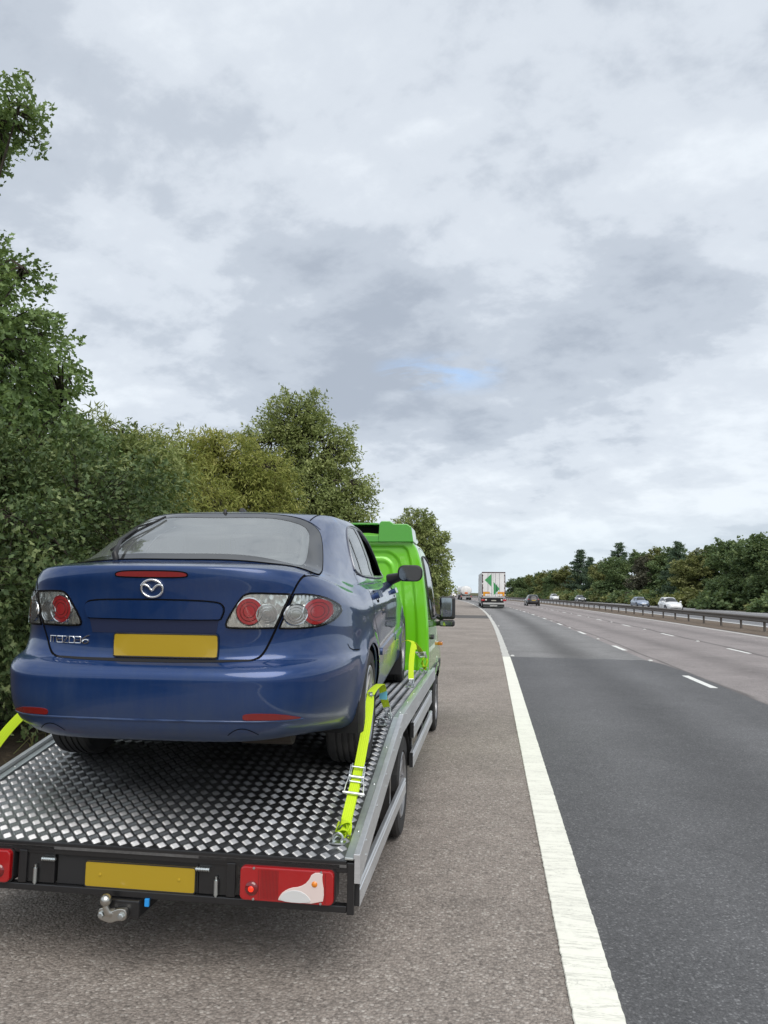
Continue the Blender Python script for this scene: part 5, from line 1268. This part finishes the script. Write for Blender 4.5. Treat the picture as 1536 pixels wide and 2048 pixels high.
def ratchet(parent, c, along, side):
    """ratchet buckle: two cheek plates, toothed wheels, spindle and a wire handle, lying along the strap"""
    c = Vector(c); t = Vector(along).normalized(); s = Vector(side); s = (s - t * s.dot(t)).normalized(); n = s.cross(t)
    if n.y > 0: n = -n
    M = Matrix((s, t, n)).transposed().to_4x4(); M.translation = c
    e = empty('ratchet', (0, 0, 0), 0, parent)
    b = MB()
    for q in (-1, 1):
        b.box(q * .029 - .0015, q * .029 + .0015, -.035, .075, -.006, .022, M); b.box(q * .036 - .0015, q * .036 + .0015, -.012, .062, .0, .026, M)
        for k in range(9):
            a = 2 * math.pi * k / 9; b.box(-.002, .002, .008, .0205, -.004, .004, M @ Matrix.Translation((q * .033, .0, .012)) @ Matrix.Rotation(a, 4, 'X'))
        b.lathe([(.012, -.003), (.012, .003)], 12, M @ Matrix.Translation((q * .033, 0, .012)) @ Matrix.Rotation(R(90), 4, 'Y'))
    for yy, zz, r_ in ((0, .012, .008), (-.026, .008, .005), (.064, .010, .005)): b.tube([tuple(M @ Vector((-.033, yy, zz))), tuple(M @ Vector((.033, yy, zz)))], r_, 10)
    b.build('ratchet_frame', zinc, e, smooth=40)
    h = MB()
    for q in (-1, 1): h.tube([tuple(M @ Vector(v)) for v in ((q * .037, .03, .018), (q * .037, -.02, .020), (q * .044, -.06, .018), (q * .046, -.098, .014))], .003, 6)
    h.tube([tuple(M @ Vector((-.052, -.10, .014))), tuple(M @ Vector((.052, -.10, .014)))], .0075, 10); h.build('ratchet_handle', mat('bright_handle', (.75, .76, .76), .3, .9), e, smooth=40)
    return e
X, Yv, Zv = Vector((1, 0, 0)), Vector((0, 1, 0)), Vector((0, 0, 1))
def wheel_world(lx, ly, lz): return CAR.matrix_world @ Vector((lx, ly, lz))
bpy.context.view_layer.update()
def van_pt(x, y, dz=0): return VAN.matrix_world @ Vector((x, y, bedz(y) + dz))
def strap_right_rear():
    e = empty('ratchet_strap', van_pt(.905, .13)); Mi = Matrix.Translation(-e.location)
    tag(e, 'lime yellow ratchet strap from the bed corner over the right rear wheel', 'strap', 'wheel straps')
    W_ = lambda p: tuple(Vector(p) - e.location)
    a = van_pt(.905, .13, .035); eye = W_(a)
    top = wheel_world(.80, .80, .40); k = Vector((-.676, 3.47, .64))
    sd = X + Yv * .25
    run = [(-.662, 3.50, .64), (-.658, 3.58, .700), (-.652, 3.70, .782), (-.655, 3.95, .95), (-.663, 4.12, 1.06), (-.668, 4.20, 1.125)]
    webbing(e, [W_(p) for p in run], [sd, sd, sd, sd, X + Yv * .9, X * .5 + Yv], w=.050)
    # second layer below the ratchet: the tail lies on the strap
    webbing(e, [W_((x, y - .006, z + .008)) for x, y, z in run[:3]], sd, w=.046)
    ratchet(e, W_((-.652, 3.69, .785)), Vector((-.002, .13, .09)), sd)
    # knot of slack webbing wound over the hook end
    kc = Vector((-.668, 3.46, .600)); kn = MB()
    def loop(cx, cz, rx, rz, dy, ph, tw, n=12, turns=.8):
        pts = []; sds = []
        for i in range(n):
            t = ph + 2 * math.pi * turns * i / (n - 1); pts.append(W_((kc.x + cx + rx * math.cos(t), kc.y + dy + .014 * math.sin(t * 2 + tw), kc.z + cz + rz * math.sin(t)))); sds.append(Vector((.35 * math.sin(t + tw), -1 + .6 * math.cos(t * 1.3 + tw), .45 * math.cos(t))))
        webbing(e, pts, sds, w=.036, name='webbing_knot', n=4)
    loop(-.004, .012, .024, .046, -.018, 2.0, 0.3); loop(.006, -.006, .020, .038, -.030, .4, 1.4, turns=.9); loop(-.010, -.016, .017, .036, -.036, 3.6, 2.2, turns=.75); loop(.008, .03, .022, .026, -.010, 5.0, .8, turns=.7)
    webbing(e, [W_((-.657, 3.475, .665)), W_((-.648, 3.452, .625)), W_((-.660, 3.44, .575)), W_((-.676, 3.435, .545))], [X, X + Zv * .3, X * .8 + Yv * .4, X], w=.044, name='webbing_knot')
    b = MB(); h0 = Vector((-.690, 3.425, .595)); b.tube([tuple(Vector(W_(p))) for p in cr_path([(-.664, 3.43, .575), (-.685, 3.42, .598), (-.702, 3.41, .575), (-.700, 3.39, .52), (-.700, 3.385, .505), (-.688, 3.38, .500), (-.676, 3.39, .53), (-.668, 3.40, .56)], 5)], .0055, 8)
    b.build('hook', zinc, e, smooth=50)
    # over the tyre and back down inside
    over = [(-.668, 4.20, 1.125), (-.70, 4.215, 1.120), (-.745, 4.20, 1.10), (-.80, 4.16, 1.05)]
    webbing(e, [W_(p) for p in over], [X * .5 + Yv, Yv, Yv, Yv], w=.046)
    # forward leg with the blue tag, down to the eye by the kink
    hk = van_pt(.925, 1.52, .05); f = [(-.668, 4.20, 1.128), (-.660, 4.30, 1.145), (-.652, 4.42, 1.150), (-.648, 4.50, 1.135), (-.645, 4.58, 1.05), (-.640, 4.66, .985)]
    webbing(e, [W_(p) for p in f], [X * .5 + Yv, X + Yv * .3, X, X, X + Yv * .3, X + Yv * .3], w=.044)
    t = MB(); M = Matrix.Translation(W_((-.645, 4.545, 1.075))) @ Matrix.Rotation(R(-10), 4, 'Z'); t.box(-.024, .024, -.003, .003, -.028, .022, M); t.build('care_tag', mat('blue_label', (.16, .50, .66), .6), e)
    hook(e, W_((-.640, 4.66, .985)), W_((-.636, 4.79, .905)), (0, 0, 1))
    b = MB(); b.lathe([(.018, -.012), (.018, .012)], 12, Matrix.Translation(W_((-.668, 4.195, 1.118))) @ Matrix.Rotation(R(90), 4, 'Y')); b.tube([W_((-.672, 4.17, 1.135)), W_((-.668, 4.19, 1.10)), W_((-.668, 4.18, 1.04))], .006, 6); b.build('slide_ring', zinc, e, smooth=40)
def strap_right_front():
    e = empty('ratchet_strap', (-.69, 6.62, .875)); W_ = lambda p: tuple(Vector(p) - e.location)
    tag(e, 'lime yellow ratchet strap round the right front wheel, in front of the green cab', 'strap', 'wheel straps')
    webbing(e, [W_((-.83, 7.05, 1.225)), W_((-.77, 7.0, 1.245)), W_((-.715, 6.98, 1.225)), W_((-.700, 6.93, 1.17))], [Yv, Yv, X + Yv, X + Yv * .4], w=.05)
    webbing(e, [W_((-.708, 6.96, 1.21)), W_((-.713, 6.85, 1.10)), W_((-.705, 6.72, .985)), W_((-.695, 6.64, .925))], [X + Yv * .3, X + Yv * .5, X + Yv * .7, X + Yv * .3], w=.05)
    hook(e, W_((-.695, 6.64, .93)), W_((-.672, 6.56, .875)), (0, 0, 1))
    webbing(e, [W_((-.712, 6.98, 1.225)), W_((-.69, 7.1, 1.185)), W_((-.672, 7.25, 1.135)), W_((-.66, 7.38, 1.085))], [X + Yv * .3, X, X, X], w=.046)
    ratchet(e, W_((-.661, 7.36, 1.092)), Vector((.08, .85, -.33)), X)
    kc = Vector((-.650, 7.50, 1.0))
    for ph, tw, rx, rz in ((0, .3, .02, .055), (2, 1.2, .026, .04), (4, 2.4, .018, .06)):
        pts = []; sds = []
        for i in range(10):
            t = ph + 4.9 * i / 9; pts.append(W_((kc.x + rx * math.cos(t), kc.y + .02 * math.sin(t * 2), kc.z + rz * math.sin(t)))); sds.append(Vector((.4 * math.sin(t + tw), -1, .4 * math.cos(t))))
        webbing(e, pts, sds, w=.036, name='webbing_knot', n=4)
    hook(e, W_((-.648, 7.53, .945)), W_((-.640, 7.58, .885)), (0, 0, 1))
def strap_left_rear():
    e = empty('ratchet_strap', van_pt(-.905, .3)); W_ = lambda p: tuple(Vector(p) - e.location)
    tag(e, 'lime yellow ratchet strap at the left rear wheel, cut by the picture edge', 'strap', 'wheel straps')
    webbing(e, [W_((-2.545, 3.45, .655)), W_((-2.60, 3.62, .785)), W_((-2.655, 3.85, .890)), W_((-2.66, 4.05, .985)), W_((-2.60, 4.17, 1.05)), W_((-2.42, 4.2, 1.10))], [Zv * .7 - X * .7, Zv * .7 - X * .7, Zv * .7 - X * .7, Zv * .7 - X * .7, Zv * .6 - X * .4 + Yv * .3, Yv], w=.052)
    hook(e, W_((-2.545, 3.45, .66)), W_((-2.515, 3.38, .60)), (0, 0, 1))
strap_right_rear(); strap_right_front(); strap_left_rear()

# ================================================================== TRAFFIC
def road_heading(Y): return math.atan((max(0.0, Y - 15.0)) / 1500.0)
glass_far = mat('car_glass_dark', (.015, .018, .02), .06, spec=.6)
head_on = mat('lit_headlamp', (.9, .9, .88), .1, emit=((1, .97, .9), 1.2))
head_off = mat('headlamp_glass', (.5, .52, .54), .08, .3, coat=1.0)
tail_red = mat('traffic_tail_red', (.38, .012, .012), .2, coat=.8)
def traffic_car(name, loc, rz, paint, label, L=4.35, Wd=1.80, H=1.47, saloon=False, tall=0.0, lights=False, spokes=5, group=None):
    """shaped car body with glazing, lamps, grille, plates, mirrors and wheels; front towards local +y, origin under its middle"""
    root = empty(name, loc, rz); tag(root, label, 'car', group); w = Wd / 2; t = tall; h = H - 1.47 + t * 0
    yb = [.10, .0, .02, .05, .09, .13]; rr = [(.18, 1.14), (.28, 1.27), (.42, 1.40), (.52, 1.44), (.85, 1.465)]
    if saloon: yb = [.10, .0, .02, .05, .09, .16]; rr = [(.62, 1.10), (.88, 1.24), (1.12, 1.37), (1.24, 1.41), (1.5, 1.44)]
    T = [(w * .78, .25, L - .25, 4, 4, .22, .22, .2), (w * .92, yb[0], L - .08, 4.6, 4, .27, .22, .22), (w * .985, yb[1], L, 5, 4, .48, .42, .42), (w, yb[2], L - .01, 4.8, 4, .64, .58, .54),
         (w * .995, yb[3], L - .05, 4.6, 3.8, .78, .72, .63), (w * .97, yb[4], L - .18, 4.4, 3.5, .93, .86, .72), (w * .92, yb[5], L - .42, 4.2, 3.3, .985 + (.03 if saloon else 0), .925, .80),
         (w * .865, yb[5] + (.42 if saloon else .03), L - 1.12, 4, 3.1, 1.02, .96, .97), (w * .82, rr[0][0], L - 1.38, 3.8, 3, rr[0][1], 1.10, 1.10), (w * .75, rr[1][0], L - 1.66, 3.6, 3, rr[1][1], 1.24, 1.24),
         (w * .665, rr[2][0], L - 1.96, 3.4, 2.9, rr[2][1], 1.385, 1.37), (w * .60, rr[3][0], L - 2.12, 3.2, 2.8, rr[3][1], 1.43, 1.42), (w * .36, rr[4][0], L - 2.3, 2.8, 2.5, rr[4][1], 1.465, 1.45), (.02, 1.75, L - 2.45, 2.2, 2.2, rr[4][1] + .005, 1.47, 1.455)]
    rings = []
    for a, yr, yf, nr, nf, zr, zs, zf in T:
        s = lambda z: .2 + (z - .2) * (H - .2) / 1.27
        rings.append(dict(w=a, yr=yr, yf=yf, nr=nr, nf=nf, z=[(yr + .03, s(zr)), (yr + .6, s(zs)), (max(yr + .7, yf - 1.0 if yf > L - 1 else yf - .4), s(zs)), (yf - .02, s(zf))] if yf - yr > 1.3 else [(yr, s(zr)), ((yr + yf) / 2, s(zs)), (yf, s(zf))]))
    V, F = grid_mesh(ring_surface(rings, 110, .06)); V[:, 1] -= L / 2; sk = Skin(V, F)
    ar = [(-L / 2 + .85, .32), (L / 2 - .85, .32)]; V2, F2 = cut_arches(V, F, ar, .36)
    mesh_obj('body', V2, F2, paint, root, smooth=True); o = -L / 2; sz = lambda z: .2 + (z - .2) * (H - .2) / 1.27
    Lq = lambda nm, P, vw, m, **k: lay(sk, nm, P, vw, m, root, **{'off': .004, 'step': .09, **k})
    side = [(L * .20 + o + (.35 if saloon else -.25), 1.02), (L * .24 + o + (.5 if saloon else -.2), 1.28), (o + L * .36, 1.385), (o + L - 2.2, 1.385), (o + L - 1.75, 1.22), (o + L - 1.42, 1.0)]
    side = smooth_poly([(y, sz(z)) for y, z in side], 1)
    for vw in ('right', 'left'):
        Lq('side_window', side, vw, glass_far)
        seam(sk, 'door_gap', [(o + L * .46, sz(.30)), (o + L * .47, sz(.99))], vw, gap_black, root, w=.02, off=.004, step=.1)
    Lq('windscreen', smooth_poly([(x, y + o) for x, y in sym([(0, L - 1.16), (w * .55, L - 1.22), (w * .78, L - 1.42), (w * .66, L - 1.9), (w * .3, L - 2.06), (0, L - 2.08)])], 1), 'top', glass_far)
    if saloon: Lq('rear_window', smooth_poly([(x, y + o) for x, y in sym([(0, .66), (w * .6, .70), (w * .74, .82), (w * .62, 1.14), (0, 1.17)])], 1), 'top', glass_far)
    else: Lq('rear_window', smooth_poly([(x, sz(z)) for x, z in sym([(0, 1.05), (w * .66, 1.06), (w * .72, 1.10), (w * .60, 1.36), (0, 1.385)])], 1), 'rear', glass_far)
    for sg in (1, -1):
        g = lambda P: [(sg * x, sz(z)) for x, z in P]
        Lq('headlamp', smooth_poly(g([(w * .50, .60), (w * .54, .68), (w * .80, .735), (w * .90, .73), (w * .86, .645), (w * .66, .59)]), 1), 'front', head_on if lights else head_off, step=.05)
        Lq('tail_lamp', smooth_poly(g([(w * .62, .80), (w * .60, .93), (w * .86, .95), (w * .90, .85), (w * .84, .78)]), 1), 'rear', tail_red, step=.05)
        m = MB(); m.box(*sorted((sg * (w - .06), sg * (w + .13))), o + L - 1.62, o + L - 1.50, sz(.94), sz(1.07)); m.build('door_mirror', paint if not saloon else black_plastic, root, bev=.03)
        for y, z in ar: make_wheel(root, (sg * (w - .11), y, .32), .32, .2, sg, .2, spokes, groove=False)
    Lq('grille', smooth_poly([(-w * .42, sz(.66)), (-w * .36, sz(.53)), (w * .36, sz(.53)), (w * .42, sz(.66))], 1), 'front', matt_black)
    Lq('air_intake', smooth_poly([(-w * .7, sz(.40)), (-w * .6, sz(.29)), (w * .6, sz(.29)), (w * .7, sz(.40))], 1), 'front', matt_black)
    Lq('number_plate', rrect(0, sz(.45), .52, .11, .01), 'front', mat('white_plate', (.7, .7, .68), .4), off=.012)
    Lq('number_plate', rrect(0, sz(.74 if not saloon else .78), .52, .11, .01), 'rear', MATS['yellow_plate'], off=.012)
    Lq('rear_bumper_insert', rrect(0, sz(.36), w * 1.5, .10, .04), 'rear', black_plastic, off=.01)
    u = MB(); u.box(-w * .75, w * .75, o + .3, o + L - .3, .20, .26); u.box(-w * .85, w * .85, ar[0][0] - .4, ar[0][0] + .4, .25, .75); u.box(-w * .85, w * .85, ar[1][0] - .4, ar[1][0] + .4, .25, .60); u.build('underside', matt_black, root)
    return root
P_ = lambda n, c, met=.3, r=.35: mat(n, c, r, met, coat=.9)
traffic_car('passing_car', (5.65, 104, 0), road_heading(104), P_('near_black_paint', (.016, .013, .014)), 'dark hatchback driving away in the overtaking lane right of the lorry', L=4.3, H=1.50)
traffic_car('oncoming_car', (19.2, 84, 0), math.pi + road_heading(84), P_('white_paint', (.78, .78, .77), 0), 'white hatchback coming towards us, nearest of the oncoming cars', L=4.3, H=1.46, group='oncoming cars')
traffic_car('oncoming_car', (20.65, 108, 0), math.pi + road_heading(108), P_('silver_blue_paint', (.30, .36, .47), .6), 'silver blue coupe coming towards us behind the nearest white car', L=4.6, H=1.40, saloon=True, group='oncoming cars')
traffic_car('oncoming_car', (19.25, 165, 0), math.pi + road_heading(165), P_('grey_paint', (.16, .17, .18), .5), 'dark grey saloon coming towards us with headlights on', L=4.6, H=1.44, saloon=True, lights=True, group='oncoming cars')
traffic_car('oncoming_car', (15.85, 190, 0), math.pi + road_heading(190), P_('white_paint', (.78, .78, .77), 0), 'small far off white car coming towards us, farthest of the oncoming cars', L=4.4, H=1.62, group='oncoming cars')
traffic_car('passing_car', (-12.7, 260, 0), road_heading(260), P_('white_paint', (.78, .78, .77), 0), 'tiny distant white car left of the white tanker', L=4.4, H=1.6)

def dirty_white(name, c, amt=.5):
    m = mat(name, c, .5); g = NT(m); v = g.coord('Object', (1, 1, .35)); n = g.noise(v, 1.6, 6, .7)
    g.set('Base Color', g.mix(g.math('MULTIPLY', g.ramp(n, [(.35, 0.0), (.75, 1.0)]), amt), c, (.35, .33, .30))); return m
M_trailer = dirty_white('dirty_white_panel', (.80, .80, .79), .45)
def build_lorry():
    Y = 82; e = empty('articulated_lorry', (.38, Y, 0), road_heading(Y)); tag(e, 'white articulated lorry with green arrow shapes on its rear doors', 'lorry')
    b = MB(); b.box(-1.25, 1.25, .06, 13.4, 1.20, 3.93); b.build('trailer_box', M_trailer, e, bev=.02)
    for sg in (1, -1):
        d = MB(); d.box(*sorted((sg * .012, sg * 1.17)), .0, .055, 1.27, 3.85); do = d.build('rear_door', M_trailer, e, bev=.01)
        for x in (.20, .62):
            r = MB(); r.tube([(sg * x, -.03, 1.3), (sg * x, -.03, 3.83)], .017, 6); r.build('lock_rod', mat('galvanised_rod', (.45, .46, .47), .4, .8), do)
        r = MB(); r.box(*sorted((sg * .2, sg * .42)), -.04, -.02, 1.62, 1.66); r.build('door_handle', zinc, do)
        for k in range(4): r = MB(); z = 1.5 + k * .68; r.box(*sorted((sg * 1.12, sg * 1.22)), -.02, .0, z, z + .08); r.build('hinge', matt_black, do)
        # hazard boards
        bo = MB(); bo.box(*sorted((sg * .43, sg * 1.15)), -.022, -.002, 1.34, 1.80); bo.build('marker_board_back', mat('board_red', (.42, .05, .02), .5), e)
        y_ = mat('board_yellow', (.75, .36, .01), .5)
        for q in ((.97, 1.13, 1.36, 1.78), (.45, .93, 1.60, 1.76)): bo = MB(); bo.box(*sorted((sg * q[0], sg * q[1])), -.03, -.0225, q[2], q[3]); bo.build('marker_board', y_, e)
        bo = MB(); bo.box(*sorted((sg * .45, sg * .93)), -.03, -.0225, 1.36, 1.56); bo.build('marker_board', mat('board_white', (.75, .74, .7), .5), e)
        f = MB(); f.box(*sorted((sg * 1.17, sg * 1.262)), -.02, .10, 1.15, 3.95); f.build('door_frame', mat('frame_dark_red', (.06, .02, .02), .5), e, bev=.01)
        for z in (3.70, 2.62, 1.42): f = MB(); f.box(*sorted((sg * 1.15, sg * 1.275)), -.035, -.018, z, z + .12); f.build('frame_bracket', mat('bracket_white', (.7, .7, .68), .5), e)
        l = MB(); l.box(*sorted((sg * .98, sg * 1.36)), -.03, .04, .80, 1.0); l.build('tail_lamp', tail_red, e, bev=.03)
        l = MB(); l.lathe([(.10, 0), (.08, .03), (.01, .04)], 16, Matrix.Translation((sg * .84, -.03, .92)) @ Matrix.Rotation(R(90), 4, 'X')); l.build('reversing_lamp', mat('round_clear_lamp', (.65, .62, .58), .2, coat=1.0), e, smooth=50)
        for y in (2.6, 3.9, 5.2): make_wheel(e, (sg * 1.02, y, .5), .5, .36, sg, .29, 8, groove=False, steel=True)
        s = MB(); s.box(*sorted((sg * 1.19, sg * 1.24)), 6.2, 10.4, .45, 1.05); s.build('side_skirt', mat('skirt_white', (.6, .6, .6), .5), e, bev=.02)
    top = MB(); top.box(-1.27, 1.27, -.02, .10, 3.86, 3.96); top.build('roof_frame', MATS['frame_dark_red'], e, bev=.01)
    sill = MB(); sill.box(-1.25, 1.25, -.03, .08, 1.15, 1.24); sill.build('rear_sill', mat('sill_grey', (.4, .4, .4), .5), e)
    g = mat('logo_green', (.045, .30, .09), .5); gd = mat('logo_dark_green', (.012, .07, .045), .5)
    def flat(P, m, y): q = MB(); q.prism(P, lambda a, c, t: (a, t, c), -.001, y); return q.build('door_graphic', m, e)
    flat([(-.975, 3.075), (-.25, 2.35), (-.25, 3.725)], g, -.006); flat([(-.03, 2.875), (0.0, 1.43), (.66, 2.125)], g, -.006); flat([(.25, 1.9), (.40, 1.9), (.36, 2.62), (.31, 2.62)], gd, -.012)
    bk = MB(); bk.box(-1.0, 1.0, .02, .5, .60, 1.14); bk.build('rear_underside', matt_black, e)
    pl = MB(); pl.box(-.26, .26, -.005, .015, .80, .91); pl.build('number_plate', mat('dull_plate', (.42, .40, .34), .5), e)
    bm = MB(); bm.box(-1.18, 1.18, -.06, .10, .44, .62); bm.build('rear_bumper', mat('bumper_grey', (.42, .42, .41), .5), e, bev=.03)
    fl = MB(); fl.box(-1.15, 1.15, .06, .09, .12, .42); fl.build('mud_flap', mat('flap_rubber', (.05, .055, .052), .7), e)
    fs = MB(); fs.box(-.42, .38, .052, .058, .25, .33); fs.build('flap_strip', mat('board_white', (.75, .74, .7), .5), e)
    c = MB(); c.sweep(None, [[(-1.22, y, z0), (1.22, y, z0), (1.22, y, z1), (-1.22, y, z1)] for y, z0, z1 in ((13.7, .9, 3.3), (14.2, .5, 3.6), (15.6, .45, 3.65), (15.9, .45, 2.9), (16.0, .5, 1.6))]); c.build('tractor_cab', mat('cab_white', (.7, .7, .7), .4, coat=.6), e, bev=.08)
    for sg in (1, -1):
        for y in (12.0, 15.0): make_wheel(e, (sg * 1.02, y, .5), .5, .34, sg, .29, 8, groove=False, steel=True)
    ch = MB(); ch.box(-.5, .5, .5, 15.5, .75, 1.19); ch.build('chassis', matt_black, e)
build_lorry()
def build_tanker():
    Y = 168; e = empty('road_tanker', (-5.35, Y, 0), road_heading(Y)); tag(e, 'white road tanker with an orange hazard plate, ahead of the lorry', 'tanker')
    b = MB(); M = Matrix.Translation((0, 0, 2.12)) @ Matrix.Rotation(R(-90), 4, 'X') @ Matrix.Diagonal((1.22, 1.02, 1, 1))
    b.lathe([(.01, -.16), (.5, -.12), (.85, -.05), (1.0, .10), (1.0, 10.2), (.8, 10.5), (.01, 10.6)], 40, M); b.build('tank', M_trailer, e, smooth=40)
    r = MB(); r.lathe([(1.005, .12), (1.035, .16), (1.035, .22), (1.005, .26)], 40, M, cap=False); r.build('tank_ring', mat('ring_grey', (.45, .47, .48), .4, .6), e, smooth=40)
    b = MB(); b.box(-.33, .33, -.22, -.14, 1.38, 1.74); b.build('hazard_plate', mat('hazard_orange', (.62, .13, .02), .5), e, bev=.02)
    b = MB(); b.box(-1.24, 1.24, -.10, .05, .62, .98); b.build('rear_bumper', mat('bumper_light', (.6, .6, .58), .5), e, bev=.03)
    b = MB(); b.box(-.95, .95, -.13, -.101, .80, .96); b.build('lamp_panel', matt_black, e)
    for sg in (1, -1):
        l = MB(); l.box(*sorted((sg * .95, sg * 1.26)), -.15, -.101, .72, .95); l.build('tail_lamp', tail_red, e, bev=.02)
        for y in (1.2, 2.5, 3.8, 9.4, 12.2): make_wheel(e, (sg * 1.02, y, .5), .5, .36, sg, .29, 8, groove=False, steel=True)
        m = MB(); st = []
        for k in range(9):
            a = R(15 + 150 * k / 8); st.append([(sg * xx, 1.3 + rr * math.cos(a) * 1.1, .5 + rr * math.sin(a)) for xx, rr in ((.82, .62), (1.24, .62), (1.24, .65), (.82, .65))])
        m.sweep(None, st); m.build('mudguard', black_plastic, e)
    c = MB(); c.box(-.5, .5, .3, 12.5, .7, 1.1); c.build('chassis', matt_black, e)
    c = MB(); c.sweep(None, [[(-1.22, y, z0), (1.22, y, z0), (1.22, y, z1), (-1.22, y, z1)] for y, z0, z1 in ((10.9, .9, 2.9), (11.4, .5, 3.1), (12.8, .45, 3.1), (13.1, .5, 1.6))]); c.build('tractor_cab', MATS['cab_white'], e, bev=.08)
build_tanker()
def build_signs():
    e = empty('road_sign', (24.15, 150, 0), road_heading(150)); tag(e, 'small grey backed road sign on two posts at the foot of the wood', 'road sign')
    for x in (-.35, .35): b = MB(); b.tube([(x, 0, -.1), (x, 0, 1.7)], .04, 8); b.build('post', mat('sign_post', (.3, .31, .31), .5, .5), e)
    b = MB(); b.box(-.55, .55, -.05, -.042, .75, 1.75); b.build('panel', mat('sign_back', (.34, .36, .35), .5, .3), e)
    for i, (x, y, lab) in enumerate(((23.3, 149, 'white marker post beside the grey backed road sign'),)):
        e = empty('marker_post', (x, y, 0)); tag(e, lab, 'marker post'); b = MB(); b.box(-.06, .06, -.03, .03, -.05, .95); b.build('post_body', mat('marker_white', (.75, .75, .73), .5), e, bev=.01)
        b = MB(); b.box(-.045, .045, -.036, -.031, .75, .88); b.build('reflector', tail_red, e)
build_signs()
